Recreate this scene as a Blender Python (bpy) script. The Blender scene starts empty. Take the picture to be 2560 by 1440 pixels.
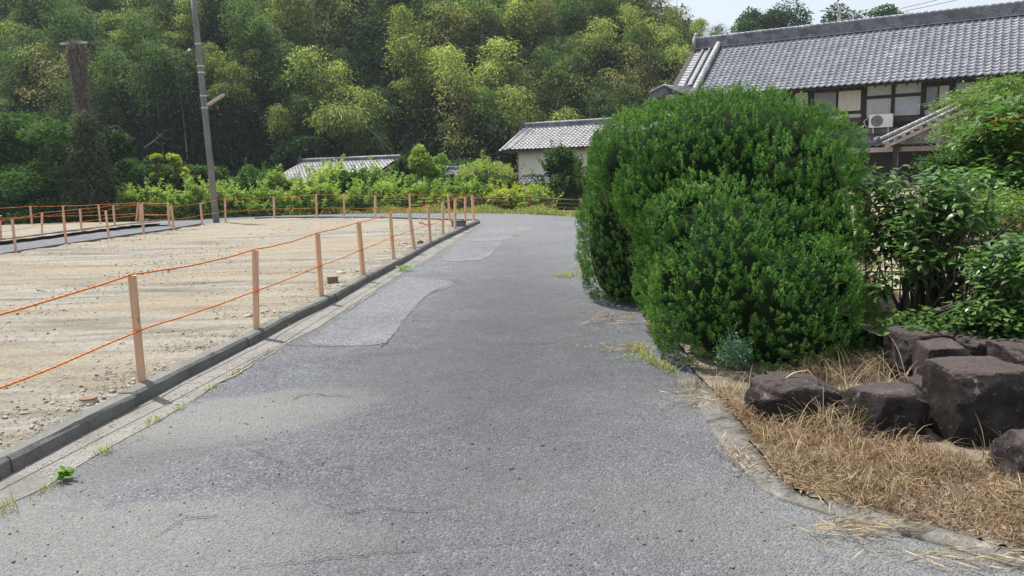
import bpy, bmesh, math, random
import numpy as np
from mathutils import Vector, Matrix
from mathutils.geometry import tessellate_polygon

S = bpy.context.scene
COL = S.collection
rnd = random.Random(7)
rng = np.random.default_rng(11)

# ------------------------------------------------------------------ camera, sky, sun, exposure
FPX = 1950.0
TH = math.atan(308 / FPX)
ROLL = 0.03
EYE = 1.6
cam = bpy.data.cameras.new('camera')
cam.lens = 36 * FPX / 2560
cam.sensor_width = 36
cam.clip_start = 0.05
cam.clip_end = 3000
co = bpy.data.objects.new('camera', cam)
COL.objects.link(co)
RM = Matrix.Rotation(math.pi / 2 - TH, 3, 'X') @ Matrix.Rotation(-ROLL, 3, 'Z')
co.matrix_world = Matrix.Translation((0, 0, EYE)) @ RM.to_4x4()
S.camera = co

W = bpy.data.worlds.new('World')
S.world = W
W.use_nodes = True
wn = W.node_tree
bg = wn.nodes['Background']
sky = wn.nodes.new('ShaderNodeTexSky')
sky.sky_type = 'NISHITA'
sky.sun_disc = False
SUN = Vector((-0.31, 0.30, 0.90)).normalized()
el = math.asin(SUN.z)
sky.sun_elevation = el
sky.sun_rotation = math.atan2(SUN.x, SUN.y)
sky.air_density = 1.0
sky.dust_density = 3.0
sky.ozone_density = 1.0
hz_ = wn.nodes.new('ShaderNodeMix')
hz_.data_type = 'RGBA'
hz_.inputs[0].default_value = 0.42          # thin white summer overcast over the whole sky
wn.links.new(sky.outputs[0], hz_.inputs[6])
hz_.inputs[7].default_value = (8.6, 8.8, 9.0, 1)
wn.links.new(hz_.outputs[2], bg.inputs[0])
bg.inputs[1].default_value = 0.10
sl = bpy.data.lights.new('sun', 'SUN')
sl.energy = 4.5
sl.angle = math.radians(0.6)
sl.color = (1.0, 0.955, 0.88)
so = bpy.data.objects.new('sun', sl)
COL.objects.link(so)
so.rotation_euler = SUN.to_track_quat('Z', 'Y').to_euler()
so.location = (-20, 0, 40)
S.view_settings.view_transform = 'Standard'
S.view_settings.look = 'None'
S.view_settings.exposure = 0.60
S.view_settings.gamma = 1
S.render.engine = 'CYCLES'
S.cycles.max_bounces = 6
S.cycles.transparent_max_bounces = 4
S.cycles.caustics_reflective = False
S.cycles.caustics_refractive = False
S.cycles.use_denoising = True

CAM = Vector((0, 0, EYE))


def ray(px, py):
    return RM @ Vector(((px - 1280) / FPX, -(py - 720) / FPX, -1.0))


def G(px, py, z=0.0):
    r = ray(px, py)
    return CAM + r * ((z - EYE) / r.z)


def at(px, py, Y):
    r = ray(px, py)
    return CAM + r * (Y / r.y)


def proj(p):
    q = RM.transposed() @ (Vector(p) - CAM)
    return 1280 + FPX * q.x / -q.z, 720 - FPX * q.y / -q.z, -q.z


# ------------------------------------------------------------------ material helpers
def mat(name, rough=0.8, spec=0.3):
    m = bpy.data.materials.new(name)
    m.use_nodes = True
    b = m.node_tree.nodes['Principled BSDF']
    b.inputs['Roughness'].default_value = rough
    b.inputs['Specular IOR Level'].default_value = spec
    return m, m.node_tree, b


def N(nt, kind, **kw):
    n = nt.nodes.new(kind)
    for k, v in kw.items():
        if k in n.inputs.keys():
            n.inputs[k].default_value = v
        else:
            setattr(n, k, v)
    return n


def L(nt, a, b):
    nt.links.new(a, b)


def ramp(nt, fac, stops, interp='LINEAR'):
    r = nt.nodes.new('ShaderNodeValToRGB')
    r.color_ramp.interpolation = interp
    e = r.color_ramp.elements
    e[0].position, e[0].color = stops[0][0], (*stops[0][1], 1)
    e[1].position, e[1].color = stops[-1][0], (*stops[-1][1], 1)
    for p, c in stops[1:-1]:
        x = e.new(p)
        x.color = (*c, 1)
    L(nt, fac, r.inputs[0])
    return r.outputs[0]


def gray(v):
    return (v, v, v)


def pos_scaled(nt, sx, sy, sz, obj=False):
    if obj:
        src = nt.nodes.new('ShaderNodeTexCoord').outputs['Object']
    else:
        src = nt.nodes.new('ShaderNodeNewGeometry').outputs['Position']
    mp = nt.nodes.new('ShaderNodeMapping')
    mp.inputs['Scale'].default_value = (sx, sy, sz)
    L(nt, src, mp.inputs[0])
    return mp.outputs[0]


def noise(nt, vec, scale, detail=4, rough=0.55):
    n = N(nt, 'ShaderNodeTexNoise', Scale=scale, Detail=detail, Roughness=rough)
    L(nt, vec, n.inputs['Vector'])
    return n.outputs['Fac']


def vor(nt, vec, scale, feature='F1', out='Distance'):
    n = nt.nodes.new('ShaderNodeTexVoronoi')
    n.feature = feature
    n.inputs['Scale'].default_value = scale
    L(nt, vec, n.inputs['Vector'])
    return n.outputs[out]


def mix(nt, a, b, fac, mode='MIX'):
    m = nt.nodes.new('ShaderNodeMix')
    m.data_type = 'RGBA'
    m.blend_type = mode
    for sock, v in ((m.inputs[0], fac), (m.inputs[6], a), (m.inputs[7], b)):
        if isinstance(v, (int, float)):
            sock.default_value = v
        elif isinstance(v, tuple):
            sock.default_value = (*v, 1)
        else:
            L(nt, v, sock)
    return m.outputs[2]


def bump(nt, h, strength, dist, bsdf, prev=None):
    b = nt.nodes.new('ShaderNodeBump')
    b.inputs['Strength'].default_value = strength
    b.inputs['Distance'].default_value = dist
    L(nt, h, b.inputs['Height'])
    if prev is not None:
        L(nt, prev, b.inputs['Normal'])
    L(nt, b.outputs[0], bsdf.inputs['Normal'])
    return b.outputs[0]


def noisy(name, c0, c1, scale=4, rough=0.8, spec=0.3, bscale=None, bstr=0.3, bdist=0.01, lo=0.3, hi=0.7, sx=1, sy=1, sz=1):
    m, nt, b = mat(name, rough, spec)
    v = pos_scaled(nt, sx, sy, sz)
    c = ramp(nt, noise(nt, v, scale, 5, 0.6), [(lo, c0), (hi, c1)])
    L(nt, c, b.inputs['Base Color'])
    if bscale:
        bump(nt, noise(nt, v, bscale, 4, 0.6), bstr, bdist, b)
    return m


def leafmat(name, c0, c1, c2, trans=0.3, rough=0.5, spec=0.35, var=0.0, patch=0.0, pscale=0.5):
    """foliage: colour from the per-leaf random attribute 'tint', a little per plant"""
    m, nt, b = mat(name, rough, spec)
    a = nt.nodes.new('ShaderNodeAttribute')
    a.attribute_name = 'tint'
    fac = a.outputs['Fac']
    if var:
        oi = nt.nodes.new('ShaderNodeObjectInfo')
        mm = N(nt, 'ShaderNodeMath', operation='MULTIPLY_ADD')
        L(nt, oi.outputs['Random'], mm.inputs[0])
        mm.inputs[1].default_value = var
        ad = N(nt, 'ShaderNodeMath', operation='ADD')
        mm.inputs[2].default_value = -var / 2
        L(nt, mm.outputs[0], ad.inputs[0])
        L(nt, fac, ad.inputs[1])
        fac = ad.outputs[0]
    c = ramp(nt, fac, [(0.0, c0), (0.5, c1), (1.0, c2)])
    L(nt, c, b.inputs['Base Color'])
    if trans:
        t = nt.nodes.new('ShaderNodeBsdfTranslucent')
        tc = mix(nt, c, (0.9, 1.0, 0.35), 0.25, 'MULTIPLY')
        tg = mix(nt, tc, (1.5, 1.7, 0.8), 1.0, 'MULTIPLY')
        L(nt, tg, t.inputs[0])
        ms = nt.nodes.new('ShaderNodeMixShader')
        ms.inputs[0].default_value = trans
        L(nt, b.outputs[0], ms.inputs[1])
        L(nt, t.outputs[0], ms.inputs[2])
        L(nt, ms.outputs[0], nt.nodes['Material Output'].inputs['Surface'])
    return m


# ------------------------------------------------------------------ object helpers
def tag(o, label=None, cat=None, group=None, kind=None):
    if label: o['label'] = label
    if cat: o['category'] = cat
    if group: o['group'] = group
    if kind: o['kind'] = kind
    return o


def empty(name, loc=(0, 0, 0), **kw):
    o = bpy.data.objects.new(name, None)
    o.empty_display_size = 0.2
    o.location = loc
    COL.objects.link(o)
    return tag(o, **kw)


def linkobj(name, me, parent=None, m=None):
    o = bpy.data.objects.new(name, me)
    COL.objects.link(o)
    if m is not None and not me.materials:
        me.materials.append(m)
    if parent is not None:
        o.parent = parent
        loc = parent.location.copy()
        p = parent.parent
        while p is not None:
            loc += p.location if p.type == 'EMPTY' else Vector((0, 0, 0))
            p = p.parent
        if parent.type == 'EMPTY':
            o.matrix_parent_inverse = Matrix.Translation(-loc)
    return o


def mesh_from(name, V, F, mats=None, smooth=False):
    me = bpy.data.meshes.new(name)
    me.from_pydata([tuple(v) for v in V], [], F)
    me.update()
    if mats:
        for q in mats: me.materials.append(q)
    if smooth:
        me.polygons.foreach_set('use_smooth', [True] * len(me.polygons))
    return me


def np_mesh(name, V, quads, tint=None, m=None, smooth=False):
    """V (n,3) array, quads (k,4) or (k,3) array"""
    me = bpy.data.meshes.new(name)
    k, s = quads.shape
    me.vertices.add(len(V))
    me.vertices.foreach_set('co', np.ascontiguousarray(V, dtype=np.float32).ravel())
    me.loops.add(k * s)
    me.loops.foreach_set('vertex_index', np.ascontiguousarray(quads, dtype=np.int32).ravel())
    me.polygons.add(k)
    me.polygons.foreach_set('loop_start', np.arange(0, k * s, s, dtype=np.int32))
    me.polygons.foreach_set('loop_total', np.full(k, s, dtype=np.int32))
    if smooth:
        me.polygons.foreach_set('use_smooth', np.ones(k, dtype=bool))
    me.update(calc_edges=True)
    if tint is not None:
        a = me.attributes.new('tint', 'FLOAT', 'FACE')
        a.data.foreach_set('value', np.ascontiguousarray(tint, dtype=np.float32))
    if m is not None:
        me.materials.append(m)
    return me


class MB:
    """collects boxes, bars, tubes for one mesh"""
    def __init__(s):
        s.V, s.F, s.M = [], [], []

    def add(s, V, F, mi=0):
        n = len(s.V)
        s.V += [Vector(v) for v in V]
        s.F += [tuple(i + n for i in f) for f in F]
        s.M += [mi] * len(F)

    def frame_box(s, o, ax, ay, az, mi=0):
        """box with corner o and edge vectors"""
        o, ax, ay, az = map(Vector, (o, ax, ay, az))
        V = [o, o + ax, o + ax + ay, o + ay, o + az, o + ax + az, o + ax + ay + az, o + ay + az]
        s.add(V, [(0, 3, 2, 1), (4, 5, 6, 7), (0, 1, 5, 4), (1, 2, 6, 5), (2, 3, 7, 6), (3, 0, 4, 7)], mi)

    def box(s, c, size, rz=0, mi=0):
        c = Vector(c)
        ax = Vector((math.cos(rz), math.sin(rz), 0)) * size[0]
        ay = Vector((-math.sin(rz), math.cos(rz), 0)) * size[1]
        az = Vector((0, 0, size[2]))
        s.frame_box(c - ax / 2 - ay / 2 - az / 2, ax, ay, az, mi)

    def tube(s, pts, radii, n=8, mi=0, cap=True):
        pts = [Vector(p) for p in pts]
        if not isinstance(radii, (list, tuple)): radii = [radii] * len(pts)
        base = len(s.V)
        prev = None
        for i, p in enumerate(pts):
            t = (pts[min(i + 1, len(pts) - 1)] - pts[max(i - 1, 0)]).normalized()
            if prev is None:
                u = t.orthogonal().normalized()
            else:
                u = (prev - t * prev.dot(t)).normalized()
            prev = u
            w = t.cross(u)
            for k in range(n):
                a = 2 * math.pi * k / n
                s.V.append(p + (u * math.cos(a) + w * math.sin(a)) * radii[i])
        for i in range(len(pts) - 1):
            for k in range(n):
                a, b = base + i * n + k, base + i * n + (k + 1) % n
                s.F.append((a, b, b + n, a + n)); s.M.append(mi)
        if cap:
            s.F.append(tuple(base + k for k in reversed(range(n)))); s.M.append(mi)
            s.F.append(tuple(base + (len(pts) - 1) * n + k for k in range(n))); s.M.append(mi)

    def mesh(s, name, mats, smooth=False):
        if not isinstance(mats, (list, tuple)): mats = [mats]
        me = mesh_from(name, s.V, s.F, mats, smooth)
        me.polygons.foreach_set('material_index', s.M)
        return me

    def build(s, name, mats, parent=None, smooth=False, **kw):
        return tag(linkobj(name, s.mesh(name, mats, smooth), parent), **kw)


def poly_sheet(name, pts, m, z=None, parent=None, **kw):
    P = [Vector((p[0], p[1], p[2] if z is None else z)) for p in pts]
    tris = tessellate_polygon([P])
    F = []
    for t in tris:
        a, b, c = (P[i] for i in t)
        F.append(tuple(t) if (b - a).cross(c - a).z > 0 else (t[0], t[2], t[1]))
    return tag(linkobj(name, mesh_from(name, P, F, [m]), parent), **kw)


def smoothstep(a, b, x):
    t = np.clip((x - a) / (b - a), 0, 1)
    return t * t * (3 - 2 * t)


def resample(pts, step):
    pts = [Vector(p) for p in pts]
    out = [pts[0]]
    acc = 0.0
    for a, b in zip(pts, pts[1:]):
        L_ = (b - a).length
        d = step - acc
        while d <= L_:
            out.append(a.lerp(b, d / L_))
            d += step
        acc = L_ - (d - step)
    return out


def smooth_line(pts, it=2):
    pts = [Vector(p) for p in pts]
    for _ in range(it):
        q = [pts[0]]
        for a, b in zip(pts, pts[1:]):
            q += [a.lerp(b, .25), a.lerp(b, .75)]
        q.append(pts[-1])
        pts = q
    return pts


def vnoise(P, seed=0, octaves=3):
    """cheap smooth pseudo-noise from sines, for shaping meshes; P (n,3)"""
    r = np.random.default_rng(seed)
    out = np.zeros(len(P))
    amp, f = 1.0, 1.0
    for _ in range(octaves):
        for _ in range(3):
            k = r.normal(size=3) * f
            out += amp * np.sin(P @ k + r.uniform(0, 6.28)) / 3
        amp *= .5; f *= 2.1
    return out


def unit(A):
    return A / np.maximum(np.linalg.norm(A, axis=1, keepdims=True), 1e-9)


def leaves_mesh(name, pos, dirs, length, width, tint, m, fold=0.25, tri=False, seed=1, up=None):
    """one diamond leaf per point: base, side, tip, side"""
    r = np.random.default_rng(seed)
    n = len(pos)
    dirs = unit(dirs)
    rv = r.normal(size=(n, 3)) if up is None else up
    side = unit(np.cross(dirs, rv))
    nor = np.cross(side, dirs)
    length = np.broadcast_to(length, (n,))[:, None]
    width = np.broadcast_to(width, (n,))[:, None]
    tip = pos + dirs * length
    if tri:
        V = np.stack([pos - side * width / 2, pos + side * width / 2, tip], 1).reshape(-1, 3)
        Q = np.arange(n * 3).reshape(n, 3)
        return np_mesh(name, V, Q, tint, m)
    mid = pos + dirs * length * .45 + nor * width * fold
    V = np.stack([pos, mid - side * width / 2, tip, mid + side * width / 2], 1).reshape(-1, 3)
    Q = np.arange(n * 4).reshape(n, 4)
    return np_mesh(name, V, Q, tint, m)


def flat_leaves(name, pos, dirs, up, length, width, tint, m, fold=0.2):
    """diamond leaves whose face looks towards `up` (n,3)"""
    n = len(pos)
    dirs = unit(dirs)
    side = unit(np.cross(dirs, up))
    nor = np.cross(side, dirs)
    length = np.broadcast_to(length, (n,))[:, None]
    width = np.broadcast_to(width, (n,))[:, None]
    tip = pos + dirs * length
    mid = pos + dirs * length * .42
    V = np.stack([pos, mid - side * width / 2 + nor * width * fold, tip, mid + side * width / 2 + nor * width * fold], 1).reshape(-1, 3)
    Q = np.arange(n * 4).reshape(n, 4)
    return np_mesh(name, V, Q, tint, m)


def copy_thing(root, loc, rz=0.0, sc=1.0, label=None, group=None):
    r = root.copy()
    COL.objects.link(r)
    r.location = loc
    r.rotation_euler = (0, 0, rz)
    r.scale = (sc, sc, sc) if not isinstance(sc, tuple) else sc
    if label: r['label'] = label
    if group: r['group'] = group
    for ch in list(root.children):
        c = ch.copy()
        COL.objects.link(c)
        c.parent = r
    return r


# ------------------------------------------------------------------ materials
def ellipse_mask(nt, c, rx, ry, rot, soft=.25, wob=.35, ns=2.2):
    """1 inside a ragged-edged ellipse lying on the ground"""
    mp = nt.nodes.new('ShaderNodeMapping')
    mp.vector_type = 'TEXTURE'
    mp.inputs['Location'].default_value = (c[0], c[1], 0)
    mp.inputs['Rotation'].default_value = (0, 0, rot)
    mp.inputs['Scale'].default_value = (rx, ry, 1)
    src = nt.nodes.new('ShaderNodeNewGeometry').outputs['Position']
    L(nt, src, mp.inputs[0])
    sep = nt.nodes.new('ShaderNodeSeparateXYZ')
    L(nt, mp.outputs[0], sep.inputs[0])
    cb = nt.nodes.new('ShaderNodeCombineXYZ')
    L(nt, sep.outputs[0], cb.inputs[0]); L(nt, sep.outputs[1], cb.inputs[1])
    ln = N(nt, 'ShaderNodeVectorMath', operation='LENGTH')
    L(nt, cb.outputs[0], ln.inputs[0])
    nz = noise(nt, src, ns, 6, .65)
    ma = N(nt, 'ShaderNodeMath', operation='MULTIPLY_ADD')
    L(nt, nz, ma.inputs[0]); ma.inputs[1].default_value = wob * 2; ma.inputs[2].default_value = -wob
    ad = N(nt, 'ShaderNodeMath', operation='ADD')
    L(nt, ln.outputs['Value'], ad.inputs[0]); L(nt, ma.outputs[0], ad.inputs[1])
    return ramp(nt, ad.outputs[0], [(max(0, .5 - soft / 2), gray(1)), (min(1, .5 + soft / 2), gray(0))])


def asphalt(name, base, tintc, speck=0.5, worn=False):
    m, nt, b = mat(name, 0.85, 0.25)
    p = pos_scaled(nt, 1, 1, 1)
    v1 = nt.nodes.new('ShaderNodeTexVoronoi')
    v1.inputs['Scale'].default_value = 95
    L(nt, p, v1.inputs['Vector'])
    cell = nt.nodes.new('ShaderNodeSeparateColor')
    L(nt, v1.outputs['Color'], cell.inputs[0])
    stone = ramp(nt, cell.outputs[0], [(0.0, tuple(c * .58 for c in base)), (.5, base), (.88, tuple(c * 1.32 for c in base)), (1.0, tuple(min(1, c * 2.1) for c in base))])
    big = ramp(nt, noise(nt, p, 0.55, 4, .6), [(.3, gray(.84)), (.7, gray(1.14))])
    mid = ramp(nt, noise(nt, p, 7, 5, .75), [(.3, gray(.80)), (.7, gray(1.18))])
    c = mix(nt, stone, big, 1.0, 'MULTIPLY')
    c = mix(nt, c, mid, 1.0, 'MULTIPLY')
    dust = ramp(nt, noise(nt, p, 1.3, 6, .7), [(.48, gray(0)), (.74, gray(.55))])
    c = mix(nt, c, tintc, dust)
    if worn:
        def W_(px, py): q = G(px, py); return (q.x, q.y)
        pale = (.240, .242, .236)
        for (cx, cy, rx, ry, rot, k, sf) in [(*W_(590, 1040), .95, .50, .35, .8, .10), (*W_(150, 1400), 1.2, .62, .1, .75, .12), (*W_(2050, 1330), 1.6, .5, -.5, .45, .6), (*W_(1800, 1020), .9, .5, -.6, .4, .6),
                                             (*W_(330, 1150), 2.2, .45, .9, .45, .7), (*W_(1000, 1380), 2.6, .6, 0, .22, .7), (*W_(1250, 575), 1.6, 7.0, .1, .35, .8)]:
            mk = mix(nt, gray(0), gray(k), ellipse_mask(nt, (cx, cy), rx * 2, ry * 2, rot, sf))
            c = mix(nt, c, pale, mk)
        for (cx, cy, rx, ry, rot, k) in [(*W_(1290, 800), 1.0, 6.5, -.02, .60), (*W_(1150, 905), 1.1, 1.3, .4, .35), (*W_(420, 1140), .45, .28, .4, .35), (*W_(1700, 960), .8, .5, -.6, .35)]:
            mk = mix(nt, gray(0), gray(k), ellipse_mask(nt, (cx, cy), rx * 2, ry * 2, rot, .8))
            c = mix(nt, c, (.075, .078, .086), mk)
    L(nt, c, b.inputs['Base Color'])
    h = ramp(nt, v1.outputs['Distance'], [(0.0, gray(1)), (.55, gray(.35)), (1.0, gray(0))])
    n0 = bump(nt, noise(nt, p, 26, 5, .8), 0.8, 0.022, b)
    bump(nt, h, speck, 0.011, b, n0)
    return m


M_asphalt = asphalt('asphalt_coarse', (.150, .158, .176), (.215, .217, .217), 0.9, True)
M_asphalt_new = asphalt('asphalt_patch', (.158, .165, .180), (.20, .203, .205), 0.4)
M_asphalt_pale = asphalt('asphalt_pale_patch', (.190, .192, .190), (.25, .245, .23), 0.4)
M_lane = asphalt('lane_asphalt', (.155, .165, .185), (.25, .25, .25), 0.3)


def concrete(name, base, dark, scale=3.0, seam=0.5, rough=.9):
    m, nt, b = mat(name, rough, .2)
    p = pos_scaled(nt, 1, 1, 1)
    c = ramp(nt, noise(nt, p, scale, 6, .65), [(.28, dark), (.5, base), (.75, tuple(x * 1.2 for x in base))])
    sp = ramp(nt, noise(nt, p, 60, 3, .7), [(.35, gray(.7)), (.6, gray(1.08))])
    c = mix(nt, c, sp, 1.0, 'MULTIPLY')
    L(nt, c, b.inputs['Base Color'])
    if name == 'mossy_concrete':
        wv = ramp(nt, noise(nt, p, 2.6, 7, .8), [(.56, gray(0)), (.66, gray(.8))])
        c = mix(nt, c, (.34, .325, .29), wv)
        L(nt, c, b.inputs['Base Color'])
    n0 = bump(nt, noise(nt, p, 14, 5, .7), 0.35, 0.012, b)
    bump(nt, noise(nt, p, 90, 3, .7), seam, 0.004, b, n0)
    return m


M_kerb = concrete('kerb_concrete', (.165, .165, .158), (.09, .09, .087), 2.5)
M_gutter = concrete('gutter_concrete', (.215, .210, .195), (.135, .13, .122), 2.2)
M_edge = concrete('mossy_concrete', (.150, .145, .132), (.045, .043, .040), 7.5, .8)


def dirt_mat(name, a, b_, g, rough=.95):
    m, nt, b = mat(name, rough, .1)
    p = pos_scaled(nt, 1, 1, 1)
    pst = pos_scaled(nt, .35, 2.6, 1)
    streak = noise(nt, pst, 1.1, 7, .7)
    c = ramp(nt, streak, [(.30, tuple(x * .62 for x in a)), (.43, a), (.56, g), (.72, tuple(min(1, x * 1.12) for x in g))])
    tan = ramp(nt, noise(nt, pos_scaled(nt, .5, 1.3, 1), .33, 5, .65), [(.44, gray(0)), (.60, gray(.85))])
    c = mix(nt, c, b_, tan)
    trk = ramp(nt, noise(nt, pos_scaled(nt, .22, 4.5, 1), .9, 6, .7), [(.34, gray(.80)), (.46, gray(1.0)), (.62, gray(1.06))])
    c = mix(nt, c, trk, 1.0, 'MULTIPLY')
    fine = ramp(nt, noise(nt, p, 24, 6, .75), [(.32, gray(.62)), (.5, gray(1.0)), (.7, gray(1.22))])
    c = mix(nt, c, fine, 1.0, 'MULTIPLY')
    L(nt, c, b.inputs['Base Color'])
    n0 = bump(nt, streak, .9, .06, b)
    n1 = bump(nt, noise(nt, p, 11, 6, .75), .9, .05, b, n0)
    bump(nt, vor(nt, p, 45), .5, .012, b, n1)
    return m


M_dirt = dirt_mat('bare_dirt', (.235, .212, .172), (.315, .265, .195), (.310, .300, .265))
M_soil = noisy('planter_soil', (.085, .065, .048), (.30, .26, .21), 5, .95, .1, 22, .8, .05)
M_yard = noisy('yard_earth', (.20, .165, .11), (.40, .34, .24), 2.5, .95, .1, 12, .6, .05)
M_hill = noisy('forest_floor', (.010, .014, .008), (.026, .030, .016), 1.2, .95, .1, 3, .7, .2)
M_ground = noisy('rough_grass_ground', (.05, .075, .025), (.17, .17, .08), .8, .95, .1, 8, .6, .05)
M_rock = None


def rock_mat():
    m, nt, b = mat('dark_lichened_stone', .85, .25)
    p = pos_scaled(nt, 1, 1, 1)
    c = ramp(nt, noise(nt, p, 5, 6, .7), [(.30, (.020, .016, .016)), (.5, (.058, .047, .045)), (.70, (.125, .104, .095))])
    # paler dust on what faces up
    patch = ramp(nt, noise(nt, p, 2.2, 5, .7), [(.42, gray(.65)), (.62, gray(1.5))])
    c = mix(nt, c, patch, 1.0, 'MULTIPLY')
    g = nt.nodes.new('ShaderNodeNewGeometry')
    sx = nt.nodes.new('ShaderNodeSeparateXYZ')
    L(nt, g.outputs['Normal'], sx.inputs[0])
    lich = ramp(nt, noise(nt, p, 17, 4, .7), [(.60, gray(0)), (.66, gray(1))])
    big = ramp(nt, noise(nt, p, 3.1, 3, .6), [(.42, gray(0)), (.6, gray(.9))])
    lm = mix(nt, lich, big, 1.0, 'MULTIPLY')
    c = mix(nt, c, (.36, .38, .34), lm)
    sp = ramp(nt, vor(nt, p, 38), [(.09, gray(.8)), (.13, gray(0))])
    sp2 = mix(nt, sp, ramp(nt, noise(nt, p, 6, 2), [(.5, gray(0)), (.58, gray(1))]), 1.0, 'MULTIPLY')
    c = mix(nt, c, (.42, .42, .40), sp2)
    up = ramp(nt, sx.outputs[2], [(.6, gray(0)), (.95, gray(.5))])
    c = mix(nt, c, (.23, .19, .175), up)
    L(nt, c, b.inputs['Base Color'])
    n0 = bump(nt, noise(nt, p, 6, 9, .85), 1.0, .13, b)
    bump(nt, noise(nt, p, 45, 5, .75), .9, .018, b, n0)
    return m


M_rock = rock_mat()
M_gravel = noisy('gravel_grey', (.27, .25, .21), (.48, .44, .37), 40, .9, .2, 40, .5, .01)
M_stone = noisy('pale_rubble', (.30, .27, .22), (.52, .48, .42), 9, .9, .2, 40, .5, .01)


def wood_mat(name, a, b_, rough=.7, gx=40, gz=3):
    m, nt, b = mat(name, rough, .25)
    p = pos_scaled(nt, gx, gx, gz)
    c = ramp(nt, noise(nt, p, 1.0, 5, .6), [(.3, a), (.7, b_)])
    oi = nt.nodes.new('ShaderNodeObjectInfo')
    k = ramp(nt, oi.outputs['Random'], [(0, (.86, .90, .98)), (1, (1.1, 1.04, .96))])
    c = mix(nt, c, k, 1.0, 'MULTIPLY')
    kn = ramp(nt, vor(nt, pos_scaled(nt, 14, 14, 4), 1.0), [(.05, gray(.45)), (.12, gray(1))])
    c = mix(nt, c, kn, 1.0, 'MULTIPLY')
    L(nt, c, b.inputs['Base Color'])
    bump(nt, noise(nt, p, 1.0, 5, .6), .3, .003, b)
    return m


M_stake = wood_mat('fresh_sawn_wood', (.56, .33, .205), (.74, .49, .33))
M_stake2 = wood_mat('pale_sawn_wood', (.56, .36, .21), (.72, .52, .34))
M_dwood = noisy('dark_weathered_wood', (.010, .009, .010), (.035, .028, .027), 6, .7, .3, 30, .3, .004)
M_bwood = noisy('brown_wood', (.06, .035, .025), (.12, .075, .055), 6, .7, .3)
M_plaster = noisy('old_white_plaster', (.42, .43, .45), (.56, .57, .58), 2.5, .9, .2, 30, .15, .004)
M_cream = noisy('cream_plaster', (.80, .755, .65), (.88, .85, .77), 1.6, .9, .2, 20, .2, .006)
M_fascia = noisy('faded_fascia', (.36, .30, .30), (.46, .40, .39), 2, .7, .3)
M_pole = noisy('pole_concrete', (.13, .13, .125), (.235, .23, .215), 3, .85, .25, 50, .3, .004, sx=2, sy=2, sz=.35)
M_metal = noisy('galvanised_metal', (.42, .43, .44), (.62, .63, .64), 9, .4, .5)
M_rust = noisy('rusty_brown_pipe', (.075, .028, .018), (.17, .068, .045), 7, .6, .4, 40, .3, .003)
M_white = noisy('white_enamel', (.72, .71, .66), (.82, .81, .77), 3, .35, .5)
M_dark, _nt, _b = mat('dark_grille', .6, .3)
_b.inputs['Base Color'].default_value = (.09, .095, .10, 1)
M_orange, _nt, _b = mat('orange_rope', .6, .3)
_b.inputs['Base Color'].default_value = (.80, .235, .03, 1)
M_black, _nt, _b = mat('black_rope', .7, .2)
_b.inputs['Base Color'].default_value = (.03, .018, .012, 1)
M_wire, _nt, _b = mat('black_wire', .6, .3)
_b.inputs['Base Color'].default_value = (.06, .06, .065, 1)
M_cap = noisy('clay_pipe_lid', (.17, .10, .075), (.30, .20, .15), 12, .8, .2)


def tile_mat(name, a, b_, rough=.34, spec=.6):
    m, nt, b = mat(name, rough, spec)
    p = pos_scaled(nt, 1, 1, 1)
    v = nt.nodes.new('ShaderNodeTexVoronoi')
    v.inputs['Scale'].default_value = 3.6
    L(nt, p, v.inputs['Vector'])
    sc = nt.nodes.new('ShaderNodeSeparateColor')
    L(nt, v.outputs['Color'], sc.inputs[0])
    c = ramp(nt, sc.outputs[0], [(0, a), (.8, b_), (.97, tuple(min(1, x * 1.1) for x in b_)), (1, tuple(min(1, x * 1.4) for x in b_))])
    st = ramp(nt, noise(nt, pos_scaled(nt, 1, 1, .5), 1.2, 4, .6), [(.3, gray(.88)), (.65, gray(1.06))])
    c = mix(nt, c, st, 1.0, 'MULTIPLY')
    L(nt, c, b.inputs['Base Color'])
    b.inputs['Metallic'].default_value = 0.0
    rr = ramp(nt, noise(nt, p, 5, 4, .6), [(.3, gray(rough * .8)), (.7, gray(rough * 1.5))])
    L(nt, rr, b.inputs['Roughness'])
    return m


M_tile = tile_mat('silver_glazed_tile', (.225, .235, .265), (.29, .30, .34), .5, .4)
M_tile2 = tile_mat('pale_grey_tile', (.30, .295, .30), (.42, .41, .41), .4)  # paler, less blue grey than the silver tile
M_tiledark = tile_mat('weathered_shaded_tile', (.075, .08, .095), (.17, .175, .20), .5, .4)  # dark from weathering, with roof shade also put into the colour
M_ridge = tile_mat('dark_ridge_stack', (.10, .105, .125), (.185, .195, .225), .5, .4)


def glass_mat(name, col, rough=.12):
    m, nt, b = mat(name, rough, .5)
    c = ramp(nt, noise(nt, pos_scaled(nt, 14, 14, .3), 1, 3), [(.3, tuple(x * .85 for x in col)), (.7, col)])
    L(nt, c, b.inputs['Base Color'])
    return m


M_pane_dark = glass_mat('dim_window_pane', (.20, .21, .235), .2)
M_curtain = glass_mat('curtained_pane', (.56, .54, .49), .35)

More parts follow.
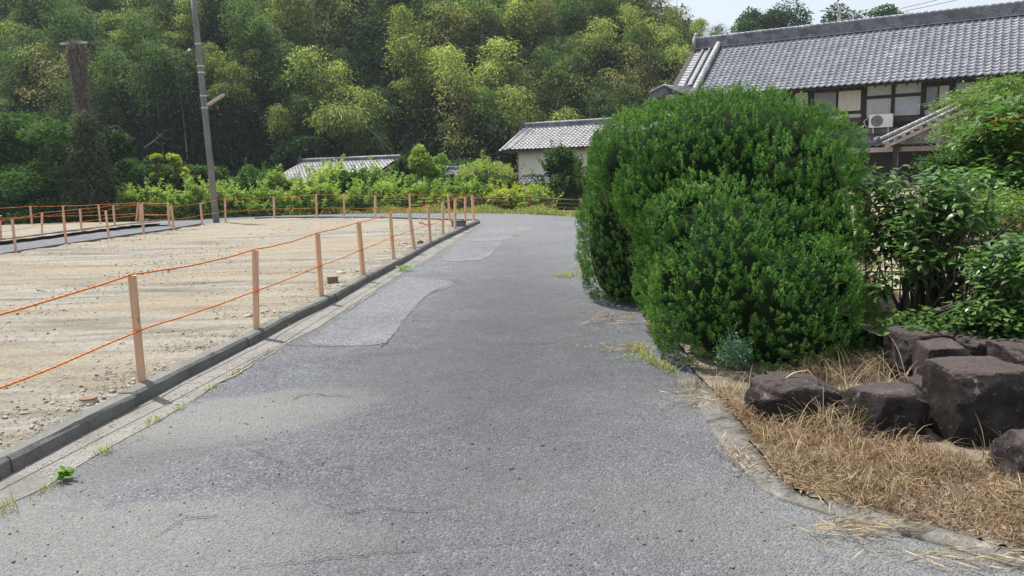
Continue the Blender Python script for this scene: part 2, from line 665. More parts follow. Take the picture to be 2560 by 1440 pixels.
M_juniper = leafmat('juniper_scale_leaf', (.014, .060, .011), (.058, .170, .024), (.30, .45, .12), .18, .6, .25)
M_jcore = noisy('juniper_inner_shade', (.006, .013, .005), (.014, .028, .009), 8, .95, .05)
M_bamboo_y = leafmat('bamboo_yellow_green', (.022, .046, .016), (.115, .165, .040), (.60, .62, .24), .30, .75, .12, .35)
M_bamboo_g = leafmat('bamboo_green', (.010, .030, .016), (.042, .085, .030), (.20, .29, .10), .25, .75, .12, .35)
M_bamboo_b = leafmat('bamboo_straw', (.035, .045, .020), (.14, .145, .060), (.48, .43, .21), .25, .75, .12, .3)
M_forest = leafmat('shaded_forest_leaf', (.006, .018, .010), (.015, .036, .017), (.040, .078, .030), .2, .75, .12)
M_tree_d = leafmat('dark_evergreen_leaf', (.014, .038, .018), (.032, .075, .028), (.075, .15, .045), .2, .75, .12, .3)
M_tree_m = leafmat('mid_green_leaf', (.020, .050, .018), (.050, .105, .030), (.13, .21, .060), .28, .75, .12, .3)
M_shrub_l = leafmat('light_shrub_leaf', (.095, .16, .04), (.23, .325, .085), (.46, .52, .19), .32, .75, .12, .3)
M_shrub_y = leafmat('yellow_new_leaf', (.16, .21, .03), (.33, .37, .05), (.50, .47, .08), .35, .5, .35, .2)
M_maple = leafmat('maple_leaf', (.055, .105, .030), (.12, .20, .055), (.24, .33, .11), .3, .5, .3)
M_weed = leafmat('weed_leaf', (.14, .17, .055), (.26, .29, .09), (.44, .40, .18), .3, .6, .25)
M_weed_g = leafmat('fresh_weed_leaf', (.08, .17, .03), (.14, .27, .05), (.22, .36, .09), .3, .6, .25)
M_straw = leafmat('dry_straw', (.12, .085, .055), (.29, .215, .135), (.56, .46, .31), .15, .75, .15)
M_russet = leafmat('russet_dead_grass', (.07, .038, .025), (.18, .105, .065), (.36, .25, .16), .15, .8, .1)
M_bigleaf = leafmat('glossy_broad_leaf', (.040, .095, .030), (.085, .170, .048), (.19, .30, .09), .22, .33, .5, .5)
M_bigleaf2 = leafmat('glossy_light_leaf', (.045, .11, .030), (.085, .175, .045), (.16, .265, .075), .28, .35, .5, .5)
M_redleaf = leafmat('reddish_new_leaf', (.12, .05, .03), (.20, .08, .045), (.24, .15, .06), .3, .5, .3)
M_vine = leafmat('dead_vine', (.085, .070, .060), (.19, .16, .135), (.34, .30, .26), .1, .9, .1)
M_palegrass = leafmat('pale_green_blade', (.20, .28, .15), (.30, .38, .22), (.42, .48, .32), .3, .6, .3)
M_bark = noisy('bark', (.035, .028, .022), (.10, .085, .07), 6, .95, .1, 25, .6, .02)
M_deadwood = noisy('dead_grey_branch', (.15, .145, .13), (.28, .27, .25), 6, .9, .1)
M_culm = noisy('bamboo_culm', (.10, .13, .06), (.24, .26, .15), 2, .5, .3)

# ------------------------------------------------------------------ terrain
def hill_z(X, Y):
    X = np.asarray(X, float); Y = np.asarray(Y, float)
    drop = -2.4 * smoothstep(28.5, 33, Y) * (1 - smoothstep(6, 12, X - (Y - 28) * .15))
    edge = 20.5 - smoothstep(58, 84, Y) * 4
    main = np.clip(Y - 50 - 2.5 * np.sin(X * .11), 0, 46) * .80 * (1 - smoothstep(edge - 9, edge + 5, X))
    far = 11.5 * np.exp(-((X - 34) / 24) ** 4) * smoothstep(62, 92, Y)
    left = np.clip(Y - 34, 0, 12) * .3 * (1 - smoothstep(-22, -14, X)) * (1 - smoothstep(28.5, 33, Y) * 0)
    return -.06 + drop + main + far + left + .15 * np.sin(X * .9 + Y * .37) * smoothstep(34, 50, Y)


xs = np.unique(np.concatenate([np.linspace(-900, -70, 14), np.linspace(-70, 80, 101), np.linspace(80, 900, 14)]))
ys = np.unique(np.concatenate([np.linspace(-900, -12, 10), np.linspace(-12, 130, 115), np.linspace(130, 1200, 14)]))
XX, YY = np.meshgrid(xs, ys)
ZZ = hill_z(XX, YY)
V = np.stack([XX.ravel(), YY.ravel(), ZZ.ravel()], 1)
nx = len(xs); ny = len(ys)
ii, jj = np.meshgrid(np.arange(nx - 1), np.arange(ny - 1))
a = (jj * nx + ii).ravel()
Q = np.stack([a, a + 1, a + 1 + nx, a + nx], 1)
me = np_mesh('ground', V, Q, None, M_ground, True)
me.materials.append(M_hill)
cy = V[Q, 1].mean(1)
me.polygons.foreach_set('material_index', (cy > 40).astype(np.int32))
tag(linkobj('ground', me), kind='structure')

# ------------------------------------------------------------------ road (z=0), with everything flush above in 4 mm steps
far_edge = [G(x, y) for x, y in [(1560, 552), (1430, 541), (1330, 536), (1260, 534), (1130, 533), (1000, 533), (860, 535), (700, 539), (560, 543), (430, 545), (300, 547), (200, 549), (100, 551), (0, 553)]]
road = [Vector((-7, -3, 0)), Vector((6, -3, 0)), Vector((5.2, 3, 0)), Vector((2.6, 5.2, 0)), Vector((2.3, 8, 0)), Vector((2.6, 12, 0)), Vector((3.6, 18, 0)), Vector((6, 23, 0))] + far_edge + \
       [Vector((-40, 33, 0)), Vector((-40, -3, 0))]
poly_sheet('road', road, M_asphalt, 0.0, kind='structure')

seam_px = [(16, 1264), (115, 1219), (164, 1186), (266, 1124), (340, 1083), (410, 1047), (450, 1020), (528, 973), (590, 932), (670, 881), (716, 860), (797, 818), (846, 786), (888, 758), (987, 695), (1015, 677), (1075, 645), (1127, 610), (1170, 582), (1203, 561)]
kbot_px = [(0, 1202), (115, 1137), (270, 1057), (401, 985), (500, 930), (586, 887), (677, 839), (765, 790), (825, 765), (916, 709), (1004, 663), (1075, 619), (1127, 593), (1205, 556)]


def extend(pts, back=3.5):
    d = (pts[0] - pts[1]).normalized()
    return [pts[0] + d * back] + pts


kbot = extend([G(x, y) for x, y in kbot_px])
kbot = [Vector((p.x, p.y, 0)) for p in smooth_line(kbot, 1)]
seam = extend([G(x, y) for x, y in seam_px])
poly_sheet('gutter_strip', kbot + list(reversed(seam)), M_gutter, 0.004, kind='structure')

# kerb stones
rs = resample(kbot, 0.6)


def side_of(pts, i):
    t = (pts[min(i + 1, len(pts) - 1)] - pts[max(i - 1, 0)]).normalized()
    return Vector((-t.y, t.x, 0))


kerb = empty('kerb', rs[0], kind='structure')
M_k = M_kerb
KW = 0.125
kback = []
for i in range(len(rs) - 1):
    a, b = rs[i], rs[i + 1]
    t = (b - a).normalized()
    sa, sb = side_of(rs, i), side_of(rs, i + 1)
    j = [rnd.uniform(-.006, .006) for _ in range(3)]
    a2, b2 = a + t * .004 + sa * j[0], b - t * .004 + sb * j[1]
    hz = .098 + j[2]
    prof = [(0, -.05), (.004, hz - .022), (.022, hz), (KW, hz - .002), (KW, -.05)]
    Vv = []
    for k in range(5):
        f = k / 4
        p = a2.lerp(b2, f); s_ = sa.lerp(sb, f)
        w = rnd.uniform(-.0025, .0025)
        for (o, z) in prof:
            Vv.append(p + s_ * (o + w) + Vector((0, 0, z + (rnd.uniform(-.003, .003) if z > 0 else 0))))
    Ff = []
    for k in range(4):
        for q in range(4):
            o = k * 5 + q
            Ff.append((o, o + 5, o + 6, o + 1))
    Ff.append((4, 3, 2, 1, 0)); Ff.append(tuple(20 + q for q in range(5)))
    linkobj('kerb_stone', mesh_from('kerb_stone', Vv, [tuple(reversed(f)) for f in Ff], [M_k]), kerb)
for i in range(len(rs)):
    kback.append(rs[i] + side_of(rs, i) * KW)

# patches and cracks on the road
def blob_px(pts, z, jitter=.03):
    P = [G(x, y) for x, y in pts]
    P = smooth_line(P + [P[0]], 2)[:-1]
    return [Vector((p.x + rnd.uniform(-jitter, jitter), p.y + rnd.uniform(-jitter, jitter), z)) for p in P]


def ribbon(name, pts, w, m, z, jit=.015, **kw):
    P = resample(smooth_line([G(x, y) for x, y in pts], 1), .05)
    Vv, Ff = [], []
    off = 0
    for i, p in enumerate(P):
        s_ = side_of(P, i)
        off = off * .7 + rnd.uniform(-jit, jit)
        ww = w * rnd.uniform(.08, .6) * max(0, math.sin(i * .09 + w * 100) * .6 + .4 + .25 * math.sin(i * .31))
        for sgn in (-1, 1):
            q = p + s_ * (off + sgn * ww / 2)
            Vv.append((q.x, q.y, z))
        if i:
            k = 2 * i
            Ff.append((k - 2, k, k + 1, k - 1))
    return Vv, Ff


poly_sheet('road_patch', blob_px([(1010, 692), (1140, 703), (1128, 716), (1085, 730), (1052, 748), (1035, 775), (1008, 800), (985, 840), (960, 866), (735, 866), (830, 812), (905, 760)], .004, .012), M_asphalt_new, kind='structure')
poly_sheet('road_patch', blob_px([(1140, 612), (1240, 602), (1262, 604), (1225, 640), (1200, 652), (1085, 656)], .004, .012), M_asphalt_new, kind='structure')
poly_sheet('road_patch', blob_px([(1200, 572), (1290, 562), (1340, 566), (1300, 590), (1262, 602), (1150, 606)], .004, .012), M_asphalt_new, kind='structure')
M_crack = noisy('crack_shadow_dirt', (.02, .02, .02), (.075, .07, .06), 20, .95, .1)
cracks = [([(955, 870), (985, 842), (1010, 800), (1035, 770), (1060, 745), (1100, 722), (1145, 700)], .018),
          ([(1145, 700), (1060, 700), (1000, 697)], .03), ([(715, 862), (820, 868), (920, 868), (1010, 862), (1090, 866), (1180, 858), (1300, 862), (1420, 860)], .024),
          ([(730, 1000), (770, 985), (830, 992), (900, 990)], .022), ([(380, 1350), (430, 1318), (460, 1300), (560, 1290)], .009),
          ([(600, 1420), (700, 1405), (820, 1400), (920, 1385), (1100, 1372), (1250, 1362), (1400, 1330), (1500, 1290), (1600, 1230)], .009),
          ([(1180, 640), (1240, 622), (1262, 604)], .02), ([(1400, 560), (1330, 572), (1262, 600)], .02), 
          ([(800, 1290), (960, 1270), (1080, 1285), (1200, 1250)], .010), ([(620, 1130), (760, 1180), (900, 1160)], .008)]
VV, FF = [], []
for pts, w in cracks:
    v_, f_ = ribbon('c', pts, w, M_crack, .0085)
    n0 = len(VV)
    VV += v_; FF += [tuple(i + n0 for i in f) for f in f_]
tag(linkobj('road_crack', mesh_from('road_crack', VV, FF, [M_crack])), kind='structure')
# sandy rim along seams
VV, FF = [], []
for pts, w in [([(16, 1268), (115, 1222), (266, 1128), (340, 1086), (450, 1023), (528, 976), (590, 935), (716, 863), (846, 789), (987, 698), (1075, 648), (1170, 585)], .035)]:
    v_, f_ = ribbon('c', pts, w, M_soil, .012, .02)
    n0 = len(VV)
    VV += v_; FF += [tuple(i + n0 for i in f) for f in f_]
tag(linkobj('sand_line', mesh_from('sand_line', VV, FF, [M_yard])), kind='structure')

# ------------------------------------------------------------------ bare dirt field
def inside(poly, X, Y):
    r = np.zeros(X.shape, bool)
    n = len(poly)
    for i in range(n):
        x0, y0 = poly[i][0], poly[i][1]
        x1, y1 = poly[(i + 1) % n][0], poly[(i + 1) % n][1]
        c = ((y0 > Y) != (y1 > Y)) & (X < (x1 - x0) * (Y - y0) / (y1 - y0 + 1e-12) + x0)
        r ^= c
    return r


def dirt_sheet(name, poly, z, cell, amp, m, seed):
    P = np.array([(p[0], p[1]) for p in poly])
    x0, y0 = P.min(0); x1, y1 = P.max(0)
    gx = np.arange(x0, x1 + cell, cell); gy = np.arange(y0, y1 + cell, cell)
    A, B = np.meshgrid(gx, gy)
    pts = np.stack([A.ravel(), B.ravel(), np.zeros(A.size)], 1)
    h = vnoise(pts * np.array([.9, 3.2, 1]), seed, 3) * amp + vnoise(pts * np.array([9, 14, 1]), seed + 1, 2) * amp * .35
    r = np.random.default_rng(seed)
    h += r.normal(size=len(h)) * amp * .16
    pts[:, 2] = z + h
    n_ = len(gx)
    i_, j_ = np.meshgrid(np.arange(n_ - 1), np.arange(len(gy) - 1))
    a_ = (j_ * n_ + i_).ravel()
    q_ = np.stack([a_, a_ + 1, a_ + 1 + n_, a_ + n_], 1)
    c_ = pts[q_].mean(1)
    q_ = q_[inside(poly, c_[:, 0], c_[:, 1])]
    used = np.unique(q_)
    remap = np.zeros(len(pts), int); remap[used] = np.arange(len(used))
    return tag(linkobj(name, np_mesh(name, pts[used], remap[q_], None, m, True)), kind='structure')


mid_kb = [rs[i] + side_of(rs, i) * (KW * .7) for i in range(len(rs))]
field_far = [G(x, y, .08) for x, y in [(1190, 552), (1125, 551), (1025, 547), (938, 545), (860, 545), (790, 545), (686, 545), (600, 549), (564, 553), (530, 558), (505, 562), (435, 574), (359, 585), (272, 598), (166, 612), (40, 632), (-60, 648)]]
field_poly = mid_kb + field_far + [Vector((-14.5, 13, 0)), Vector((-14.5, -1, 0))]
dirt_sheet('field', field_poly, .082, .115, .016, M_dirt, 5)
f2_near = [(-60, 612), (0, 604), (105, 591), (160, 584), (240, 574), (320, 565), (385, 559), (424, 557.5)]
f2_far = [(423, 555.5), (348, 554), (251, 556), (160, 557), (80, 560), (0, 563), (-60, 565)]
field2 = [G(x, y, .09) for x, y in f2_near + f2_far]
dirt_sheet('field', field2, .09, .13, .012, M_dirt, 9)
# raised dirt lot left beyond the far road
poly_sheet('far_lot', [G(x, y, .06) for x, y in [(-80, 552), (90, 546), (100, 541), (60, 534), (-80, 531)]], M_dirt, .06, kind='structure')


def small_kerb(name, pts, w, h, m, piece=1.0):
    P = resample(pts, piece)
    root = empty(name, P[0], kind='structure')
    for i in range(len(P) - 1):
        a, b = P[i], P[i + 1]
        t = (b - a).normalized(); s_ = Vector((-t.y, t.x, 0))
        mb = MB()
        mb.frame_box(a + t * .006 - s_ * w / 2 + Vector((0, 0, -.05)), t * ((b - a).length - .012), s_ * w, Vector((0, 0, h + .05 + rnd.uniform(-.006, .006))), 0)
        mb.build('kerb_stone', [m], root)
    return root


small_kerb('kerb', [Vector((p.x, p.y, 0)) for p in [G(x, y, .08) for x, y in [(1192, 551), (1125, 550), (1025, 546), (938, 544), (860, 543.5), (790, 543.5), (686, 543.5), (600, 547)]]], .12, .11, M_kerb)
small_kerb('lane_kerb', [Vector((p.x, p.y, 0)) for p in [G(x, y, .0) for x, y in [(-60, 618), (0, 609), (105, 595), (160, 588), (240, 578), (320, 568.5), (385, 562), (424, 559)]]], .13, .12, M_kerb)
small_kerb('lane_kerb', [Vector((p.x, p.y, 0)) for p in [G(x, y, .0) for x, y in [(-60, 655), (40, 636), (166, 616), (272, 601), (359, 588), (435, 576.5), (505, 564)]]], .10, .085, M_kerb)

# kerb/edge band round the planter on the right
inner_px = [(1745, 935), (1786, 967), (1825, 1010), (1863, 1060), (1900, 1115), (1930, 1162), (1981, 1214), (2060, 1238), (2171, 1260), (2325, 1296), (2440, 1330), (2560, 1363), (2700, 1400)]
outer_px = [(1690, 950), (1740, 1010), (1768, 1060), (1800, 1110), (1837, 1162), (1880, 1210), (1930, 1245), (2040, 1280), (2192, 1322), (2377, 1373), (2470, 1400), (2560, 1430), (2700, 1475)]
inn = resample(smooth_line([G(x, y, .06) for x, y in inner_px], 1), .04)
out = resample(smooth_line([G(x, y, .0) for x, y in outer_px], 1), .04)
nI = 90


def pick(line, f):
    q = f * (len(line) - 1)
    i = min(int(q), len(line) - 2)
    return line[i].lerp(line[i + 1], q - i)


Vv, Ff = [], []
for i in range(nI + 1):
    a = pick(out, i / nI); b = pick(inn, i / nI)
    j = [rnd.uniform(-.003, .003) for _ in range(6)]
    for k, (f, z) in enumerate([(0, -.02), (.02, .009), (.12, .014), (.60, .022), (.98, .032), (1.02, -.03)]):
        p = a.lerp(b, f + (j[k] if 0 < k < 5 else 0))
        Vv.append((p.x, p.y, z + j[k] * .8))
    if i:
        o = i * 6
        for k in range(5):
            Ff.append((o - 6 + k, o - 5 + k, o + 1 + k, o + k))
tag(linkobj('planter_kerb', mesh_from('planter_kerb', Vv, [tuple(reversed(f)) for f in Ff], [M_edge], True)), kind='structure')
# planter soil
pl = [Vector((p.x, p.y, 0)) for p in inn[::6]] + [Vector((4.5, 1.5, 0)), Vector((4.5, 6, 0)), Vector((2.4, 7.5, 0)), Vector((1.5, 9.0, 0)), Vector((1.3, 7.4, 0)), Vector((1.45, 6.2, 0)), G(1720, 925)]
dirt_sheet('planter_soil', pl, .035, .06, .018, M_soil, 21)
# raised yard behind the stones
yard = [Vector(p) for p in [(2.75, 5.75, 0), (2.95, 5.2, 0), (3.3, 5.0, 0), (4.4, 4.8, 0), (4.5, 1.2, 0), (40, 1.2, 0), (44, 60, 0), (12, 46, 0), (6.8, 33, 0), (5.4, 24, 0), (3.6, 16, 0), (2.9, 11, 0), (2.7, 8, 0)]]
dirt_sheet('yard', yard, .27, .2, .02, M_yard, 31)

# ------------------------------------------------------------------ stones
def rock(name, x0, x1, ybot, ytop, z0, thick, label, seed, boxy=.6, amp=.07, Y=None, rz=0, tilt=0, sub=5):
    base = G((x0 + x1) / 2, ybot, z0) if Y is None else at((x0 + x1) / 2, ybot, Y)
    Yb = base.y
    w = (at(x1, (ybot + ytop) / 2, Yb) - at(x0, (ybot + ytop) / 2, Yb)).length
    h = (at(x0, ytop, Yb) - at(x0, ybot, Yb)).length
    bm = bmesh.new()
    bmesh.ops.create_icosphere(bm, subdivisions=sub, radius=1)
    P = np.array([v.co[:] for v in bm.verts])
    # hewn: a p-norm box with random planes sliced off
    p_ = 2.2 + boxy * 12
    P = P / (np.sum(np.abs(P) ** p_, 1) ** (1 / p_))[:, None]
    rr_ = np.random.default_rng(seed * 7 + 1)
    for _ in range(9):
        k_ = rr_.normal(size=3); k_ /= np.linalg.norm(k_)
        lim = np.abs(P @ k_).max() * rr_.uniform(.72, .90) if boxy < .7 else np.abs(P @ k_).max() * rr_.uniform(.84, .95)
        over = np.maximum(0, P @ k_ - lim)
        P = P - over[:, None] * k_ * .92
    r = vnoise(P * 1.3, seed, 4) * amp + vnoise(P * 5, seed + 3, 3) * amp * .45 + vnoise(P * 17, seed + 5, 2) * .010
    r += rr_.normal(size=len(P)) * .0025
    P = P * (1 + r[:, None])
    P = P * np.array([w / 2, thick / 2, (h + .1) / 2])
    c, s_ = math.cos(rz), math.sin(rz)
    P = np.stack([P[:, 0] * c - P[:, 1] * s_, P[:, 0] * s_ + P[:, 1] * c, P[:, 2] + tilt * P[:, 0]], 1)
    P += np.array([base.x * (Yb + thick * .40) / Yb, Yb + thick * .46, base.z + (h - .1) / 2 - .012])
    for v, p in zip(bm.verts, P): v.co = p
    me = bpy.data.meshes.new(name)
    bm.to_mesh(me); bm.free()
    me.materials.append(M_rock)
    o = linkobj(name, me)
    return tag(o, label, 'stone', 'garden stones edging the planter')


rock('boulder', 2338, 2548, 1135, 930, 0, .42, 'large square-cut dark boulder at bottom right, biggest of the stones', 3, .80, .035)
rock('boulder', 2532, 2700, 1110, 955, 0, .4, 'dark upright boulder cut off by the right picture edge', 4, .7, .05)
rock('boulder', 2500, 2690, 1230, 1112, 0, .3, 'low rounded stone lying in dry grass at the right picture edge', 5, .35, .08)
rock('boulder', 2290, 2400, 960, 868, .16, .30, 'small blocky stone with pale lichen left behind the large square boulder', 6, .6, .06, Y=4.75)
rock('flat_stone', 2235, 2375, 900, 832, .15, .32, 'flat-topped dark stone farthest left of the upper row under the shrub', 7, .65, .06, Y=5.15)
rock('flat_stone', 2375, 2560, 885, 852, .3, .55, 'broad flat slab at the top of the stones, under the leafy shrub', 8, .8, .04, Y=4.95)
rock('flat_stone', 2500, 2680, 905, 872, .3, .4, 'pale-topped flat slab at right end of the upper row', 9, .75, .05, Y=4.6)
rock('boulder', 1880, 2112, 1075, 962, 0, .36, 'low humped dark stone just right of the juniper foot', 10, .35, .08, tilt=-.12)
rock('boulder', 2128, 2292, 1118, 985, 0, .36, 'rounded dark stone between the humped stone and the large square boulder', 12, .55, .07)
rock('boulder', 2262, 2330, 1080, 958, 0, .25, 'narrow stone wedged left of the large square boulder', 13, .6, .07, Y=4.55)
rock('boulder', 2205, 2300, 960, 900, .05, .3, 'shaded stone low behind the tall dry stalks', 14, .5, .08, Y=5.3)

# ------------------------------------------------------------------ rope fence stakes
def stake(b, t, z, label, pale=False, w=.055, group='wooden stakes of the rope fence'):
    base = G(b[0], b[1], z)
    top = at(t[0], t[1], base.y + rnd.uniform(-.01, .02))
    h = top.z - base.z
    rz = rnd.uniform(-.25, .25) + .45
    bm = bmesh.new()
    bmesh.ops.create_cube(bm, size=1)
    for v in bm.verts: v.co = Vector((v.co.x * w, v.co.y * w, v.co.z + .5))
    bmesh.ops.bevel(bm, geom=[e for e in bm.edges], offset=.0035, segments=1, affect='EDGES')
    me = bpy.data.meshes.new('stake')
    Rz = Matrix.Rotation(rz, 3, 'Z')
    d = Vector((top.x - base.x, top.y - base.y, 0))
    for v in bm.verts:
        p = Rz @ Vector((v.co.x, v.co.y, 0))
        zz = -.12 + v.co.z * (h + .12)
        v.co = p + d * (zz / h) + Vector((0, 0, zz + (p.x * rnd.uniform(-.1, .1) if v.co.z > .9 else 0)))
    bm.to_mesh(me); bm.free()
    me.materials.append(M_stake2 if pale else M_stake)
    o = linkobj('stake', me)
    o.location = base
    tag(o, label, 'stake', group)
    return base, top


kA = [((-330, 1300), (-470, 905)), ((355, 955), (330, 688)), ((641, 822), (638, 625)), ((803, 740), (793, 583)), ((908, 688), (896, 556)), ((984, 648), (975, 532)), ((1036, 624), (1022, 521)), ((1076, 605), (1070, 516)), ((1107, 586), (1107, 506)), ((1137, 572), (1138, 498)), ((1163, 560), (1163, 492)), ((1184, 551), (1180, 488))]
labA = ['stake holding the near end of the ropes, just outside the left picture edge', 'nearest and largest pinkish wooden stake, beside the kerb', 'pinkish stake second nearest along the kerb',
        'pinkish stake third along the kerb, near a square cap in the dirt', 'stake fourth along the kerb with a dark knot near the middle',
        'pale yellowish stake fifth along the kerb', 'leaning pinkish stake just beyond the pale yellowish one',
        'stake beside which the lower rope is knotted', 'stake eighth along the kerb, right of the rope knot', 'stake ninth along the kerb beside the small grey box',
        'stake second from the field corner on the kerb side', 'corner stake where both rope lines meet near the road bend']
kB = [((1125, 552), (1120, 486)), ((1025, 547), (1024, 487)), ((938, 545), (938, 490)), ((861, 546), (859, 487)), ((792, 546), (790, 487)), ((686, 545), (684, 494)), ((564, 554), (562, 496)), ((506, 561), (501, 508)), ((435, 573), (428, 516)), ((359, 583), (354, 509)), ((272, 596), (264, 527)), ((166, 610), (158, 534)), ((40, 630), (30, 548)), ((-110, 656), (-130, 570))]
labB = ['stake on the far side of the field, first left of the corner', 'stake on the far field edge seen just above a near leaning stake', 'stake on the far field edge right of centre, below the tall conical shrub',
        'stake on the far field edge below the right end of the left storehouse', 'stake on the far field edge below the left storehouse roof, middle', 'stake on the far field edge below the left end of the left storehouse',
        'short pale stake just right of the utility pole', 'stake just left of the utility pole', 'stake at the mouth of the narrow lane',
        'stake on the near side of the lane, second from its mouth', 'stake on the near side of the lane, third from its mouth', 'stake on the near side of the lane standing before the dark vine tree', 'leftmost stake on the near side of the lane', 'stake on the near side of the lane, just outside the left picture edge']
kC = [((-90, 612), (-95, 566)), ((2, 599), (0, 552)), ((105, 582), (105, 532)), ((204, 576), (200, 523)), ((287, 565), (283, 514)), ((350, 557), (350, 510)), ((423, 558), (420, 508))]
labC = ['stake on the far side of the lane, just outside the left picture edge', 'stake beyond the lane cut by the left picture edge', 'pale stake on the far side of the lane, left end', 'stake on the far side of the lane, second from left', 'stake on the far side of the lane, third from left', 'stake on the far side of the lane, next to the second-field corner', 'corner stake of the small field beyond the lane']
kD = [((-60, 566), (-65, 524)), ((80, 561), (76, 516)), ((161, 559), (157, 515)), ((251, 559), (246, 512)), ((340, 555), (345, 507)), ((423, 558), (420, 508))]
labD = ['stake at the back of the small left field, just outside the left picture edge', 'stake at the back of the small left field, leftmost in view', 'stake at the back of the small left field, second from left', 'stake at the back of the small left field, third from left', 'stake at the back of the small left field, near its corner', None]
kE = [((-120, 545), (-125, 511)), ((59, 541), (57, 506)), ((195, 545), (190, 512))]
labE = ['distant stake just outside the left picture edge', 'most distant stake, standing before the dark left undergrowth', 'distant stake half hidden by the ivy at the foot of the old pole']


def build_line(k, lab, z, skip=()):
    pts = []
    for (b, t), l in zip(k, lab):
        if l is None:
            base = G(b[0], b[1], z); top = at(t[0], t[1], base.y)
        else:
            base, top = stake(b, t, z, l, pale=('pale' in l))
        pts.append((base, top))
    return pts


lA = build_line(kA, labA, .09)
lB = build_line(kB, labB, .09)
lC = build_line(kC, labC, .09)
lD = build_line(kD, labD, .09)
lE = build_line(kE, labE, .05)


def rope(name, line, frac, label, rad=.0068, sag=.022, seg=.012, z_extra=0.0, off=.033):
    P = []
    for (b0, t0), (b1, t1) in zip(line, line[1:]):
        p = b0.lerp(t0, frac); q = b1.lerp(t1, frac)
        dist = (q - p).length
        dcam = max(3.0, ((p + q) / 2 - CAM).length)
        st = max(seg, dcam * .0016)
        n = max(6, int(dist / st))
        s_ = sag * dist / 2 * rnd.uniform(.5, 1.3)
        cs = (p + q) / 2 - CAM
        sd = Vector((q.y - p.y, p.x - q.x, 0)).normalized()
        if sd.dot(cs) > 0: sd = -sd
        ph = rnd.uniform(0, 6)
        for i in range(n):
            f = i / n
            zz = -4 * s_ * f * (1 - f) + .0015 * math.sin(f * 17 + ph)
            P.append(p.lerp(q, f) + sd * off * (abs(2 * f - 1) ** 8 if frac < .9 else 0) + Vector((0, 0, zz + (z_extra + rad if frac > .9 else 0))))
    P.append(line[-1][0].lerp(line[-1][1], frac))
    n = 8
    V_, F_, M_ = [], [], []
    u0 = None
    acc = 0
    for i, p in enumerate(P):
        t = (P[min(i + 1, len(P) - 1)] - P[max(i - 1, 0)])
        if t.length < 1e-6: t = Vector((1, 0, 0))
        t.normalize()
        u = Vector((0, 0, 1)) - t * t.z
        u.normalize(); w = t.cross(u)
        if i: acc += (p - P[i - 1]).length
        tw = acc / .055 * 2 * math.pi
        for k in range(n):
            a_ = 2 * math.pi * k / n + tw
            rr = rad * (1 + .16 * math.cos(3 * 2 * math.pi * k / n))
            V_.append(p + (u * math.cos(a_) + w * math.sin(a_)) * rr)
        if i:
            for k in range(n):
                a1, b1 = (i - 1) * n + k, (i - 1) * n + (k + 1) % n
                F_.append((a1, b1, b1 + n, a1 + n))
                M_.append(1 if k in (0, 4) else 0)
    # wraps round the stakes
    mb = MB()
    mb.V, mb.F, mb.M = V_, F_, M_
    for (b0, t0) in line[1:-1]:
        if frac > .9: continue
        c = b0.lerp(t0, frac)
        loop = [c + Vector((math.cos(a_) * .036, math.sin(a_) * .036, .004 * math.sin(3 * a_))) for a_ in np.linspace(0, 2 * math.pi, 13)]
        mb.tube(loop, rad * .8, 6, 0, False)
    me = mb.mesh(name, [M_orange, M_black], True)
    return tag(linkobj(name, me), label, 'rope', 'orange and black ropes strung between the stakes')


rope('rope', lA, 1.0, 'upper orange and black twisted rope along the kerb, nearest the camera')
rope('rope', lA, .49, 'lower orange and black twisted rope along the kerb, nearest the camera')
rope('rope', [lA[-1]] + lB, 1.0, 'upper orange rope along the far edge of the big field and the lane')
rope('rope', [lA[-1]] + lB, .45, 'lower orange rope along the far edge of the big field and the lane')
rope('rope', lC, 1.0, 'upper orange rope on the far side of the lane')
rope('rope', lC, .42, 'lower orange rope on the far side of the lane')
rope('rope', lD, 1.0, 'upper orange rope at the back of the small left field')
rope('rope', lD, .45, 'lower orange rope at the back of the small left field')
rope('rope', lE, .97, 'farthest orange rope at upper left, upper strand')
rope('rope', lE, .45, 'farthest orange rope at upper left, lower strand')
# loose knot tail on lower rope near the seventh stake
kb, kt = lA[7]
kc = kb.lerp(kt, .49)
mb = MB()
mb.tube([kc + Vector((-.03, -.03, 0)), kc + Vector((-.10, -.02, .03)), kc + Vector((-.17, 0, .02)), kc + Vector((-.24, 0, .10))], .009, 6)
mb.tube([kc + Vector((-.08, -.03, .0)), kc + Vector((-.15, -.02, .06)), kc + Vector((-.2, 0, .03))], .009, 6, 1)
mb.build('rope_end', [M_orange, M_black], None, True, label='loose knotted rope end hanging on the lower rope by the seventh stake', cat='rope end')

